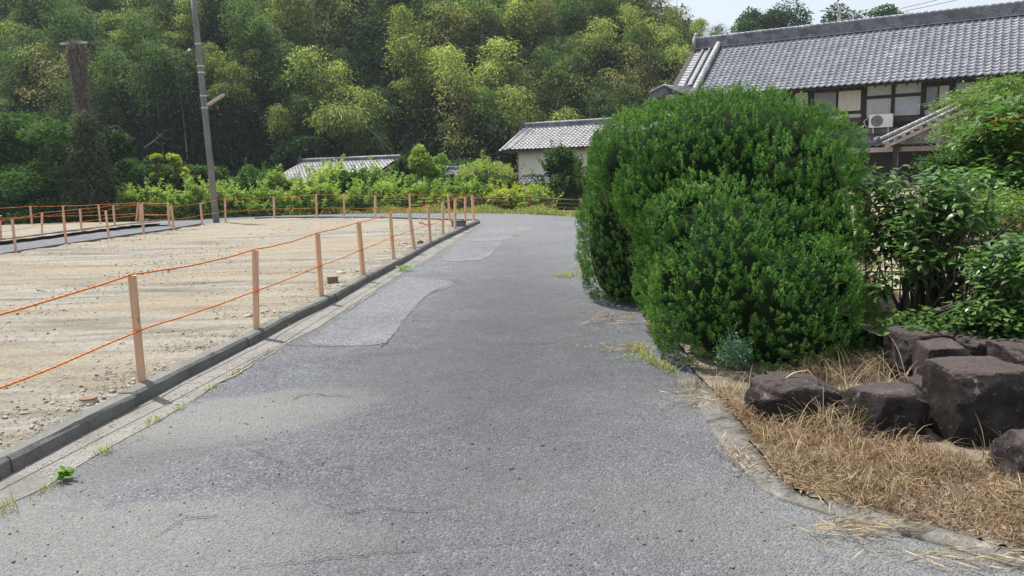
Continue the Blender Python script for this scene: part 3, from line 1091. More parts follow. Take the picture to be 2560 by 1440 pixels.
# ------------------------------------------------------------------ utility pole with lamp
def utility_pole():
    b = G(541, 556, .08)
    t = at(483, -6, b.y + .1)
    root = empty('utility_pole', b, label='leaning grey concrete utility pole with a small street lamp, beside the field', cat='utility pole')
    ax = (t - b)
    mb = MB()
    pts = [b - ax * .05 + ax * (i / 12 * 1.05) for i in range(13)]
    mb.tube(pts, [.100 - .018 * i / 12 for i in range(13)], 20)
    mb.build('pole', [M_pole], root, True)

    def onpole(py):
        f = (556 - py) / 562
        return b + ax * f, .100 - .018 * f
    for py in (108, 162, 178, 236, 266):
        p, r = onpole(py)
        mb = MB()
        mb.tube([p, p + ax.normalized() * .035], r + .007, 20)
        mb.tube([p + Vector((r, -.02, .02)), p + Vector((r + .05, -.03, .02))], .012, 6)
        mb.build('band', [M_metal], root, True)
    # insulator on thin bracket
    p, r = onpole(180)
    q = at(474, 127, b.y - .15)
    mb = MB()
    mb.tube([p + Vector((-r, 0, 0)), p.lerp(q, .5) + Vector((-.02, 0, -.05)), q], .008, 6)
    mb.build('bracket', [M_wire], root, True)
    mb = MB()
    mb.tube([q + Vector((-.05, 0, -.01)), q + Vector((-.02, 0, .03)), q + Vector((.04, 0, .03))], [.02, .035, .02], 8)
    mb.build('insulator', [M_white], root, True)
    # lamp
    p, r = onpole(262)
    a = at(520, 263, b.y - .12); c = at(559, 238, b.y - .25)
    mb = MB()
    mb.tube([p + Vector((r, -.03, -.03)), p + Vector((r + .03, -.05, .04)), a.lerp(c, .15)], .013, 8)
    mb.build('lamp_arm', [M_metal], root, True)
    d = (c - a); n_ = Vector((0, 0, 1)); s_ = d.cross(n_).normalized()
    lamp = MB()
    lamp.frame_box(a - s_ * .07, d, s_ * .14, Vector((0, 0, .045)))
    lo = lamp.build('lamp', [M_metal], root)
    df = MB()
    df.frame_box(a - s_ * .055 + d * .04 - Vector((0, 0, .03)), d * .92, s_ * .11, Vector((0, 0, .028)))
    o = df.build('diffuser', [noisy('yellowed_diffuser', (.42, .33, .22), (.55, .45, .32), 9, .5, .4)], None)
    o.parent = lo
    p, r = onpole(262)
    mb = MB()
    mb.tube([p + Vector((-r - .03, -.03, 0)), p + Vector((-r - .03, -.03, -.10)), p + Vector((-r, -.03, -.16))], .008, 6)
    mb.build('cable_loop', [M_wire], root, True)
    for py, sg in ((330, 1), (382, -1), (425, 1)):
        p, r = onpole(py)
        mb = MB()
        mb.tube([p + Vector((sg * r * .6, -r * .8, 0)), p + Vector((sg * r * .7, -r - .02, 0))], .008, 6)
        mb.build('step_bolt', [M_dark], root)


utility_pole()


def tree_thing(name, loc, label, cat, group=None):
    return empty(name, loc, label=label, cat=cat, group=group)


# vine-choked old pole
def vine_pole():
    Y = 29.5
    b = at(232, 500, Y); b.z = 0
    t = at(190, 112, Y)
    root = empty('vine_covered_pole', b, label='old pole smothered in dead brown vines with a pale crossarm near its top', cat='utility pole')
    mb = MB()
    mb.tube([b, t], [.14, .11], 10)
    mb.build('pole', [M_bark], root, True)
    c0, c1 = at(150, 112, Y - .1), at(216, 108, Y - .1)
    mb = MB()
    mb.frame_box(c0, c1 - c0, Vector((0, .08, 0)), Vector((0, 0, .07)))
    mb.build('crossarm', [M_metal], root)
    r = np.random.default_rng(3)
    n = 9000
    f = r.uniform(0.1, 1.03, n) ** .8
    ang = r.uniform(0, 6.28, n)
    rad = (.12 + .07 * np.abs(np.sin(f * 9)) + .12 * r.random(n) ** 3) * (1 + .25 * (f > .9))
    B, T = np.array(b), np.array(t)
    pos = B + (T - B) * f[:, None] + np.stack([np.cos(ang) * rad, np.sin(ang) * rad, np.zeros(n)], 1)
    d = r.normal(size=(n, 3)) * .7 + np.array([0, 0, -1.0])
    me = leaves_mesh('dead_vine', pos, d, r.uniform(.12, .38, n), .022, np.clip(r.normal(.5, .25, n), 0, 1), M_vine, tri=True)
    tag(linkobj('dead_vine', me, root), kind='stuff')


vine_pole()

# ------------------------------------------------------------------ crowns
def crown_cloud(clumps, n, r, leaf, flat=.5, droop=.2, shell=.72, sq=.75):
    """clumps: list (x,y,z,radius). returns pos, dirs, tint"""
    C = np.array(clumps)
    w = C[:, 3] ** 2
    idx = r.choice(len(C), n, p=w / w.sum())
    u = unit(r.normal(size=(n, 3)))
    rad = C[idx, 3] * (shell + (1 - shell) * r.random(n)) * np.where(r.random(n) < .25, r.random(n), 1)
    off = u * rad[:, None]
    off[:, 2] *= sq
    # break into small sprays
    pos = C[idx, :3] + off
    pos += np.stack([vnoise(pos * 3.1, 1), vnoise(pos * 3.1, 2), vnoise(pos * 3.1, 3)], 1) * (C[idx, 3] * .16)[:, None]
    d = u + r.normal(size=(n, 3)) * .8
    d[:, 2] = d[:, 2] * (1 - flat) - droop
    ct = r.normal(0, .14, len(C))
    tint = np.clip(.42 + ct[idx] + .16 * u[:, 2] + r.normal(0, .17, n), 0, 1)  # leaves on a clump's upper side get a lighter tint
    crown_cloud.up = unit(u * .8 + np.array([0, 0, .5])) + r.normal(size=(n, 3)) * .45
    return pos, d, tint


def broad_tree(name, base, H, R, n, leaf, m, label, cat, seed, group=None, trunk=True, nclump=26, squash=.75, low=.15, lean=(0, 0), aspect=.55, parent_only=False):
    r = np.random.default_rng(seed)
    root = tree_thing(name, base, label, cat, group)
    base = Vector(base)
    cl = []
    for i in range(nclump):
        f = r.random() ** .8
        z = H * (low + (1 - low) * f)
        ring = R * math.sqrt(max(0.05, 1 - ((f - .35) / .75) ** 2)) * .78
        a_ = r.uniform(0, 6.28); q = math.sqrt(r.random()) * ring
        cr = R * r.uniform(.13, .42)
        cl.append((base.x + math.cos(a_) * q + lean[0] * f, base.y + math.sin(a_) * q + lean[1] * f, base.z + z - cr * .75, cr))
    pos, d, tint = crown_cloud(cl, n, r, leaf, sq=squash)
    zr = (pos[:, 2] - base.z) / H
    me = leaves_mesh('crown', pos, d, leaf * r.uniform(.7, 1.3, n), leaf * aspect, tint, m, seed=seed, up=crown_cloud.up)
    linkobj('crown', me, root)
    mb = MB()
    top = base + Vector((lean[0] * .6, lean[1] * .6, H * .7))
    mb.tube([base - Vector((0, 0, .3)), base.lerp(top, .4) + Vector((R * .04, 0, 0)), top], [max(.03, H * .022), max(.02, H * .016), .015], 7)
    for i in range(min(9, nclump)):
        c = Vector(cl[i][:3])
        s_ = base.lerp(top, r.uniform(.15, .7))
        mb.tube([s_, s_.lerp(c, .5) + Vector((0, 0, -.06 * H * r.random())), c], [max(.018, H * .010), .014, .007], 5)
    mb.build('trunk', [M_bark], root, True)
    return root


# bamboo prototypes, built at the origin
def bamboo_proto(kind, m, seed, H=9.5, arch=2.2, n=9000, wide=1.0, stems=5):
    """a clump: several culms of unequal height nodding different ways, with layered sprays"""
    r = np.random.default_rng(seed)
    root = empty('bamboo', (0, 0, 0))
    PP, DD, TT, UU = [], [], [], []
    for s_ in range(stems):
        Hs_ = H * (1.0 if s_ == 0 else r.uniform(.55, .93))
        x0 = np.array([r.uniform(-1.0, 1.0), r.uniform(-.7, .7), 0]) * (0 if s_ == 0 else 1)
        adir = r.uniform(-1.5, 1.5) - math.pi / 2
        ad = np.array([math.cos(adir), math.sin(adir), 0])
        ar = arch * r.uniform(.5, 1.25)

        def curve(t):
            t = np.asarray(t)
            x = ar * t ** 3.2
            z = Hs_ * (t - .65 * np.clip(t - .55, 0, 1) ** 2)
            z = z - np.clip(t - .84, 0, 1) * Hs_ * .55
            return x0 + ad[None, :] * x[:, None] + np.stack([0 * z, 0 * z, z], 1)
        mb = MB()
        ts = np.linspace(0, 1, 18)
        mb.tube([Vector(p) for p in curve(ts)], [.05 * (1 - .8 * t) for t in ts], 5)
        mb.build('culm', [M_culm], root, True)
        nb = 44
        ns = n // stems
        tb = np.where(r.random(nb) < .82, .56 + .44 * r.random(nb) ** .8, .2 + .4 * r.random(nb))
        cb = curve(tb)
        prof = np.sqrt(np.clip(1 - ((tb - .76) / .34) ** 2, .04, 1)) * .86 * wide
        ang = r.uniform(0, 6.28, nb)
        rr0 = prof * np.sqrt(r.random(nb)) * r.uniform(.8, 1.2, nb)
        ctr = cb + np.stack([np.cos(ang) * rr0, np.sin(ang) * rr0, r.uniform(-.15, .2, nb) - .55 * rr0 ** 2], 1) + ad * .2
        idx = r.integers(0, nb, ns)
        u = r.normal(size=(ns, 3))
        sprad = .12 + .26 * r.random(nb)
        pos = ctr[idx] + u * (sprad[idx][:, None]) * np.array([1.25, 1.25, .22])
        rad2 = np.linalg.norm(pos[:, :2] - ctr[idx][:, :2], axis=1)
        pos[:, 2] -= rad2 * rad2 * 1.3 + .95 * r.random(ns) ** 2.6 * (.4 + rr0[idx])
        out = unit(np.stack([u[:, 0], u[:, 1], 0 * u[:, 2]], 1))
        PP.append(pos)
        DD.append(out * .9 + np.array([0, 0, -.6]) + r.normal(size=(ns, 3)) * .45)
        bt = r.normal(0, .15, nb)
        TT.append(np.clip(.40 + bt[idx] + r.normal(0, .16, ns) + 1.0 * (tb[idx] - .78) + .22 * (u[:, 2] > .3), 0, 1))  # lit tips and shaded inner leaves put into the tint, plus paler young tips
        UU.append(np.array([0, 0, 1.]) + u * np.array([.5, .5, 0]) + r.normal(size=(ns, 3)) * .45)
    pos = np.concatenate(PP)
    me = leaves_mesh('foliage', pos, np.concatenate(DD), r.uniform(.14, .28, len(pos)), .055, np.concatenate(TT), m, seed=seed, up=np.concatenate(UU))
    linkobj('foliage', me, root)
    return root


protos = {}
protos['y'] = [bamboo_proto('y', M_bamboo_y, s, H=h, arch=a_, wide=w * .85) for s, h, a_, w in ((101, 9.6, 2.6, 1.0), (102, 8.8, 1.8, 1.1), (103, 10.2, 3.4, .85), (108, 9.4, 1.0, 1.1))]
protos['g'] = [bamboo_proto('g', M_bamboo_g, s, H=h, arch=a_, wide=w) for s, h, a_, w in ((104, 9.0, 2.0, 1.1), (105, 9.8, 1.3, 1.1), (109, 8.4, 2.6, 1.2))]
protos['b'] = [bamboo_proto('b', M_bamboo_b, s, H=h, arch=a_, wide=w, n=3600) for s, h, a_, w in ((106, 9.2, 1.8, 1.1), (107, 9.8, .9, 1.0))]
kindname = {'y': 'yellow-green bamboo', 'g': 'deep green bamboo', 'b': 'straw-tinged bamboo'}


def zone(px, py):
    h = 'left of the vine-covered pole' if px < 190 else 'between the two poles at left' if px < 500 else \
        'above the left storehouse, left half' if px < 850 else 'above the left storehouse, right half' if px < 1060 else \
        'above the gap between the two storehouses' if px < 1280 else 'above the right storehouse' if px < 1560 else 'beside the big house roof'
    v = 'front row' if py > 210 else 'second tier' if py > 95 else 'upper slope'
    return h, v


used_proto = set()
placed = []
row = 0
Yr = 50.5
while Yr < 76:
    halfL = -(1320 / FPX) * Yr - 2
    X = halfL + rnd.uniform(0, 1)
    while X < 20.5:
        x = X + rnd.uniform(-.5, .5); y = Yr + rnd.uniform(-1.1, 1.1)
        X += 1.6 + .08 * row
        z = float(hill_z(x, y))
        sc = rnd.uniform(.66, 1.2)
        px, py, dd = proj((x, y, z + 8.6 * sc))
        if px < -120 or px > 1900 or py < -240: continue
        if px > 1640 and py < 90 - (1850 - px) * .42 - 30: # keep the skyline falling to the right
            sc *= .72
            px, py, dd = proj((x, y, z + 8.6 * sc))
            if py < 70 - (1880 - px) * .55: continue
        if row == 0 and rnd.random() < .25: continue
        q = math.sin(x * .33 + row * 1.9) + rnd.uniform(-.9, .9)
        k = 'y' if q > .38 else 'g'
        if px > 1180 and rnd.random() < .42: k = 'b' if rnd.random() < .45 else 'y'
        elif rnd.random() < .07: k = 'b'
        if px < 330 and rnd.random() < .55: k = 'g'
        if 800 < px < 1010 and py < 110 and rnd.random() < .75: continue
        hz, vt = zone(px, py)
        pr_ = rnd.choice(protos[k])
        lab = '%s, %s, %s' % (kindname[k], vt, hz)
        placed.append((pr_, (x, y, z), rnd.uniform(-.7, .7) + rnd.choice((0, 0, 0, 2.5)), sc, lab, kindname[k] + ' on the hillside'))
    Yr += 2.9
    row += 1
ORD = ['first', 'second', 'third', 'fourth', 'fifth', 'sixth', 'seventh', 'eighth', 'ninth', 'tenth', 'eleventh', 'twelfth', 'thirteenth', 'fourteenth', 'fifteenth', 'sixteenth', 'seventeenth', 'eighteenth', 'nineteenth', 'twentieth']
bylab = {}
for it in placed:
    bylab.setdefault(it[4], []).append(it)
placed = []
for lab, its in bylab.items():
    its.sort(key=lambda q: proj((q[1][0], q[1][1], q[1][2] + 8 * q[3]))[0])
    for k, it in enumerate(its):
        o_ = ORD[k] if k < 20 else 'twenty-' + ORD[k - 20] if k < 29 else 'thirtieth' if k == 29 else 'thirty-' + ORD[k - 30]
        l2 = lab if len(its) == 1 else '%s from left, %s' % (o_, lab)
        placed.append(it[:4] + (l2, it[5]))
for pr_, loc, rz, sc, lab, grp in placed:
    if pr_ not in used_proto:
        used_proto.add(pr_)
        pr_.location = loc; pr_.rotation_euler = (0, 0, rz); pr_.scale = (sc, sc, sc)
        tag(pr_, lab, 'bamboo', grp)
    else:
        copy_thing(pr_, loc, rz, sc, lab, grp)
for ks in protos.values():
    for p in ks:
        if p not in used_proto:
            for c in list(p.children): bpy.data.objects.remove(c)
            bpy.data.objects.remove(p)
print('bamboo', len(placed))

# the mass of leaves nobody could count, filling the hillside under the plumes
r = np.random.default_rng(404)
n = 230000
fx = r.uniform(-54, 21, n); fy = 49.5 + 28 * r.random(n) ** 1.5
fz0 = hill_z(fx, fy)
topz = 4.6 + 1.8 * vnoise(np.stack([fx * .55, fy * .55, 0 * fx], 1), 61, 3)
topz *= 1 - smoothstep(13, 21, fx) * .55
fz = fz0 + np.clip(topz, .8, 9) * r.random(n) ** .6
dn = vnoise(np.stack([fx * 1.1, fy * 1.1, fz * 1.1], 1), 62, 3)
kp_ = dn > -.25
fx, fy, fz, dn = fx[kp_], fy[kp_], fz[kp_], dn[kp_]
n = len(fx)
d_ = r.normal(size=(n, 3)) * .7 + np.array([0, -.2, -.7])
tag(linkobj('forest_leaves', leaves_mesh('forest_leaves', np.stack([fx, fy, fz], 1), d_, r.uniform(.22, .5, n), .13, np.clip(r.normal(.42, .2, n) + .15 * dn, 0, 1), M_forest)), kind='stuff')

# dark evergreens in the forest
def tz(x, y): return float(hill_z(x, y))


dark_list = [(900, 60, 62, 9, 3.2, 'dark evergreen tree high on the slope between lit bamboo plumes'), (960, 150, 58, 7, 2.6, 'dark evergreen tree below the high one, right of a drooping bamboo'),
             (1240, 190, 57, 7.5, 2.6, 'dark evergreen tree in the bamboo left of the right storehouse'), (1330, 60, 66, 8, 3.0, 'dark evergreen tree near the top of the picture above the right storehouse'),
             (60, 180, 52, 8, 3.2, 'dark evergreen tree at the far left behind the vine-covered pole'), (1510, 150, 60, 8, 3.0, 'dark evergreen tree between bamboo plumes left of the big house'),
             (1560, 320, 51, 5.5, 2.4, 'low dark evergreen behind the right storehouse roof'), (1180, 330, 50, 5, 2.0, 'low dark tree at the foot of the hill between the storehouses'),
             (330, 60, 64, 8, 3.2, 'dark evergreen tree high on the slope right of the vine-covered pole'), (30, 30, 64, 9, 3.4, 'dark evergreen tree in the top left corner'),
             (1460, 310, 52, 4.5, 2.2, 'low dark evergreen just above the right storehouse ridge'), (760, 340, 50, 4.0, 2.4, 'low dark bush at the foot of the hill above the left storehouse roof')]
for i, (px, py, Y, H, R, lab) in enumerate(dark_list):
    p = at(px, py, Y)
    z = p.z - H * .9
    broad_tree('evergreen_tree', (p.x, Y, z), H, R, 9000, .24, M_tree_d, lab, 'tree', 300 + i, 'dark evergreens among the bamboo', nclump=30, aspect=.6)
# understorey strip at the hill foot
und = [(70, 430, 44), (560, 440, 47), (640, 425, 49), (1090, 400, 48), (1160, 395, 47), (1230, 400, 49), (980, 395, 50), (420, 400, 46), (860, 372, 50)]
for i, (px, py, Y) in enumerate(und):
    p = at(px, py, Y)
    broad_tree('undergrowth_bush', (p.x, Y, -2.5), max(2.2, p.z + 2.5), 2.6, 5000, .22, M_tree_d if i % 3 else M_tree_m,
               'dark bush in the shade at the hill foot, %s' % ['far left', 'right of the utility pole', 'left of the left storehouse', 'right of the left storehouse', 'behind the small gate roof', 'left of the right storehouse', 'behind the left storehouse ridge', 'left of the utility pole', 'behind the middle of the left storehouse'][i], 'bush', 320 + i, 'shaded bushes at the hill foot')

# distant trees on the skyline right
sky_list = [(1905, 20, 92, 3.6, 'd'), (1975, -5, 94, 4.6, 'd'), (2050, 5, 95, 4.4, 'd'), (2130, 18, 96, 3.6, 'd'), (2195, 12, 96, 3.4, 'm'), (2248, 24, 98, 3.0, 'm'), (1860, 52, 90, 2.6, 'm'), (2300, 45, 99, 2.2, 'm')]
names_s = ['dark round-topped skyline tree next to the bamboo slope', 'tallest dark skyline tree left of the distant pole', 'dark skyline tree behind the distant pole arm', 'skyline tree just right of the distant pole', 'feathery skyline tree left of the last tall one', 'feathery skyline tree near the power wires', 'low skyline bush at the gable end of the big roof', 'last low skyline tree where the open sky begins']
for i, (px, py, Y, R, k) in enumerate(sky_list):
    p = at(px, py, Y)
    R *= 1.25
    H = R * 2.3
    broad_tree('skyline_tree', (p.x, Y, p.z - H), H, R, 11000, .36, M_tree_d if k == 'd' else M_tree_m, names_s[i], 'tree', 340 + i, 'trees on the skyline', nclump=26)

# leaning bamboo culm and dead branches
p0, p1 = at(980, 380, 49), at(880, 290, 48)
lb = empty('leaning_bamboo', p0, label='bamboo culm leaning left with a green hanging tuft above the left storehouse', cat='bamboo')
mb = MB()
mb.tube([p0, p0.lerp(p1, .5) + Vector((0, 0, .15)), p1, p1 + Vector((-.9, 0, .15))], [.05, .04, .03, .02], 6)
mb.build('culm', [M_deadwood], lb, True)
r = np.random.default_rng(77)
n = 5200
c_ = np.array([np.array(p1.lerp(p1 + Vector((-1.6, 0, .0)), f)) for f in r.random(n)])
u = r.normal(size=(n, 3))
pos = c_ + u * np.array([.45, .5, .35]) + np.array([0, 0, -.1])
d = u * .4 + np.array([0, 0, -1.0])
linkobj('foliage', leaves_mesh('foliage', pos, d, r.uniform(.16, .36, n), .06, np.clip(r.normal(.45, .2, n), 0, 1), M_bamboo_y), lb)

# ------------------------------------------------------------------ left dark vine tree and neighbours
lt = [(60, 258, 31, 4.6, 3.2, M_tree_m, 9500, .17, 'bushy vine-draped tree filling the left picture edge'),
      (-60, 300, 32, 4.0, 3.0, M_tree_d, 7000, .17, 'dark tree mostly beyond the left picture edge'),
      (150, 290, 29, 4.3, 2.2, M_tree_m, 9000, .15, 'vine-draped tree hugging the old vine-covered pole'),
      (255, 300, 30.5, 4.0, 1.7, M_tree_d, 8000, .15, 'dark leafy tree right of the vine-covered pole'),
      (200, 400, 28.6, 2.6, 1.5, M_tree_d, 7000, .13, 'dense dark thicket at the foot of the vine-covered pole'),
      (75, 400, 29.5, 2.5, 2.2, M_tree_d, 7000, .15, 'dark thicket behind the small left field'),
      (345, 385, 33, 3.4, 1.9, M_tree_m, 8000, .17, 'glossy green tree with layered boughs left of the utility pole'),
      (470, 392, 34, 3.4, 2.0, M_tree_m, 9000, .17, 'glossy green tree directly behind the utility pole'),
      (290, 455, 31, 1.7, 1.5, M_tree_d, 5000, .15, 'low shaded bush left of the first light-green shrubs'),
      (540, 440, 36, 2.6, 1.2, M_tree_d, 5000, .16, 'shaded bush just right of the utility pole')]
for i, (px, py, Y, H, R, m, n, lf, lab) in enumerate(lt):
    p = at(px, py, Y)
    broad_tree('leafy_tree', (p.x, Y, min(p.z - H, .2)), max(H, p.z - min(p.z - H, .2)), R, n, lf, m, lab, 'tree', 360 + i, 'trees left of the field', nclump=34, squash=.5, low=.08, aspect=.5)
r = np.random.default_rng(88)
pb, pt_ = at(225, 500, 28.2), at(206, 285, 28.2)
cl = []
for i in range(26):
    f = i / 25
    c = pb.lerp(pt_, f)
    cl.append((c.x + r.normal() * .16, 28.2 + r.normal() * .1, c.z, .58 * (1 - f) ** .6 + .16))
rt2 = tree_thing('ivy_column', (pb.x, 28.2, 0), 'ivy and dead creeper column wrapping the foot of the vine-covered pole', 'climber')
pos, d, tint = crown_cloud(cl, 9000, r, .12, sq=1.0)
linkobj('leaves', leaves_mesh('leaves', pos, d, .12, .06, tint, M_tree_m, up=crown_cloud.up), rt2)
pos, d, tint = crown_cloud(cl, 5000, r, .12, sq=1.0)
linkobj('creeper', leaves_mesh('creeper', pos, d + np.array([0, 0, -1.0]), .26, .02, tint, M_vine, tri=True), rt2)
# yellow shoots
for i, (px, py, w, lab) in enumerate([(434, 372, .42, 'bright yellow-green new shoots standing out of the tree near the utility pole'), (386, 378, .28, 'smaller yellow-green shoots left of the bright ones')]):
    p = at(px, py, 32.2)
    H = 1.3
    broad_tree('yellow_shrub', (p.x, 32.2, p.z - H), H, w, 1500, .13, M_shrub_y, lab, 'shrub', 380 + i, nclump=9)
# dead pale branches
for i, (pts, lab) in enumerate([([(196, 430), (214, 408), (236, 402), (262, 405)], 'bare grey branch curling out of the dark vine tree'), ([(90, 478), (112, 466), (130, 460), (146, 454)], 'broken orange-brown branch low in the left thicket'),
                                ([(360, 370), (385, 352), (400, 340), (392, 330)], 'bare pale twig in the shade above the glossy tree'), ([(200, 318), (215, 312), (232, 304), (252, 306)], 'bare forked grey branch crossing the old vine pole')]):
    Y = 28.4 if i != 2 else 33
    mb = MB()
    P = [at(x, y, Y) for x, y in pts]
    mb.tube(P, [.028, .022, .016, .008], 6)
    for k in (1, 2):
        mb.tube([P[k], P[k] + Vector((.25, -.1, .22)), P[k] + Vector((.5, -.1, .25))], [.012, .009, .004], 5)
        mb.tube([P[k], P[k] + Vector((.2, .1, -.15)), P[k] + Vector((.45, .1, -.1))], [.011, .008, .004], 5)
    mb.build('dead_branch', [M_bwood if i == 1 else M_deadwood], None, True, label=lab, cat='branch')

# ------------------------------------------------------------------ light shrubs before the storehouses
shr = [(318, 488, 28.5, 44, 0, 'pale low shrub left end of the light shrub row'), (382, 476, 28.8, 56, 0, 'small light shrub second from the left in the row'), (468, 470, 28.6, 66, 0, 'light shrub just left of the utility pole'), (520, 478, 29, 60, 0, 'light shrub seen behind the foot of the utility pole'),
       (575, 478, 29.4, 80, 0, 'fine-leaved light shrub just right of the utility pole'), (640, 425, 33, 120, 2, 'rounded green tree left of the left storehouse roof'), (700, 440, 32, 90, 0, 'light shrub covering the left corner of the left storehouse'),
       (665, 480, 29.6, 90, 0, 'low light shrub left of the left storehouse behind the rail'), (760, 466, 30, 90, 0, 'low fine-leaved shrub before the left storehouse, left part'), (822, 416, 32, 130, 0, 'tall light shrub covering the middle of the left storehouse roof'),
       (800, 468, 29.8, 80, 0, 'low light shrub under the tall one before the left storehouse'), (884, 440, 31, 84, 2, 'darker green shrub right of the tall light one'), (930, 425, 33, 80, 0, 'light shrub before the right part of the left storehouse roof'), (905, 470, 30, 80, 0, 'low light shrub before the left storehouse, right part'),
       (975, 452, 31, 90, 0, 'light shrub below the right gable of the left storehouse'), (1052, 366, 34, 96, 0, 'tall conical light-green shrub right of the left storehouse'), (1040, 455, 30.5, 90, 1, 'yellowish low shrub under the tall conical one'),
       (1112, 456, 32, 90, 2, 'green shrub below the small gate roof'), (1172, 452, 33, 80, 0, 'light shrub right of the small gate roof'), (1130, 470, 30, 90, 0, 'low light shrub behind the field corner stake'), (1218, 408, 33, 110, 4, 'shrub with reddish-tan new leaves left of the right storehouse'),
       (1196, 462, 30.2, 90, 0, 'low light shrub beside the rail below the reddish-tan one'), (1258, 456, 32.5, 60, 2, 'green shrub at the left corner of the right storehouse'), (1268, 478, 29.6, 80, 1, 'yellow-green low shrub right of the field corner'),
       (1350, 478, 33, 66, 1, 'yellow-green shrub below the right storehouse lean-to roof'), (1402, 380, 31.5, 92, 2, 'glossy green tree before the right storehouse wall'), (1452, 410, 32.5, 80, 2, 'glossy green tree beside the juniper left edge'), (1340, 490, 29, 70, 0, 'low light shrub behind the rusty rail left of the juniper'),
       (1006, 405, 37, 60, 2, 'small green tree behind the right gable of the left storehouse'), (1098, 385, 43, 100, 3, 'darker tree behind the tall conical shrub')]
mats_s = [M_shrub_l, M_shrub_y, M_tree_m, M_tree_d, M_shrub_l]
for i, (px, py, Y, wpx, k, lab) in enumerate(shr):
    p = at(px, py, Y)
    R = wpx / FPX * Y / 2 * 1.42
    z0 = -1.3 if Y > 30 else -.5
    H = (p.z - z0) * 1.04
    lf = .15 if wpx > 80 else .14
    conical = 'conical' in lab
    if conical:
        r = np.random.default_rng(400 + i)
        root = tree_thing('shrub', (p.x, Y, z0), lab, 'shrub', 'shrubs behind the rusty rail')
        cl = []
        for q in range(30):
            f = r.random()
            rr = R * (1 - f) ** .7
            a_ = r.uniform(0, 6.28)
            cl.append((p.x + math.cos(a_) * rr * .8, Y + math.sin(a_) * rr * .8, z0 + H * (.2 + .76 * f), .18 + .3 * (1 - f)))
        pos, d, tint = crown_cloud(cl, 8000, r, lf)
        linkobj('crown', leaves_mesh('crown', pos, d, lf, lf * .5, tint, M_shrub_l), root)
        mb = MB(); mb.tube([(p.x, Y, z0), (p.x, Y, z0 + H * .8)], [.06, .02], 6); mb.build('trunk', [M_bark], root)
        continue
    root = broad_tree('shrub', (p.x, Y, z0), H, R, 9000, lf, mats_s[k], lab, 'shrub', 400 + i, 'shrubs behind the rusty rail', nclump=34, low=.1, squash=.95, aspect=.45 if k != 3 else .6)
    # leafy shoots that break the outline
    r = np.random.default_rng(700 + i)
    ns = 46
    th_ = r.uniform(0, 6.28, ns); q_ = np.sqrt(r.random(ns))
    bx_ = np.stack([p.x + np.cos(th_) * q_ * R * .95, Y + np.sin(th_) * q_ * R * .8, z0 + H * (1.0 - .45 * q_ ** 2) - .1 - .55 * H * (r.random(ns) < .35)], 1)
    ax_ = unit(np.stack([np.cos(th_) * q_ * .8, np.sin(th_) * q_ * .8, np.full(ns, 1.)], 1) + r.normal(size=(ns, 3)) * .2)
    K_ = 26
    f_ = r.random((ns, K_))
    ln_ = r.uniform(.2, .62, ns)
    sp_ = (bx_[:, None] + ax_[:, None] * (f_ * ln_[:, None])[..., None]).reshape(-1, 3)
    sd_ = (ax_[:, None] * .5 + r.normal(size=(ns, K_, 3)) * .7 + np.array([0, 0, -.1])).reshape(-1, 3)
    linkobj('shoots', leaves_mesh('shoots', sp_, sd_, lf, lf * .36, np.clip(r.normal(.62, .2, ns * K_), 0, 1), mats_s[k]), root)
    if k == 4:
        r = np.random.default_rng(900)
        n = 900
        c_ = np.array([p.x, Y - R * .4, z0 + H * .78])
        pos = c_ + r.normal(size=(n, 3)) * np.array([R * .5, R * .3, H * .1])
        linkobj('new_leaves', leaves_mesh('new_leaves', pos, r.normal(size=(n, 3)), .14, .05, r.random(n), M_straw), root)
# pine candles
p = at(1210, 425, 31.4)
r = np.random.default_rng(55)
root = tree_thing('pine', (p.x + .1, 31.4, -1.3), 'bushy pine with upright candle shoots left of the right storehouse', 'tree')
mb = MB()
mb.tube([(p.x + .1, 31.4, -1.3), (p.x + .1, 31.4, p.z)], [.07, .03], 6)
mb.build('trunk', [M_bark], root)
cand, tn, needles, nd = [], [], [], []
for i in range(46):
    x = p.x + r.uniform(-1.0, 1.15); y = 31.4 + r.uniform(-.6, .6)
    zt = p.z + .18 - abs(x - p.x) * .16 + r.uniform(-.1, .22)
    for k in range(34):
        f = r.random()
        needles.append((x + r.normal() * .02, y + r.normal() * .02, zt - f * .32))
        a_ = r.uniform(0, 6.28)
        nd.append((math.cos(a_) * .6, math.sin(a_) * .6, 1.0))
        tn.append(.5 + .4 * r.random())
needles = np.array(needles); nd = np.array(nd)
linkobj('candles', leaves_mesh('candles', needles, nd, .12, .022, np.array(tn), M_shrub_l), root)
pos, d, tint = crown_cloud([(p.x + r.uniform(-1, 1), 31.4 + r.uniform(-.5, .5), p.z - r.uniform(.35, .9), .35) for _ in range(16)], 4000, r, .1)
linkobj('crown', leaves_mesh('crown', pos, d, .14, .03, tint, M_tree_m), root)

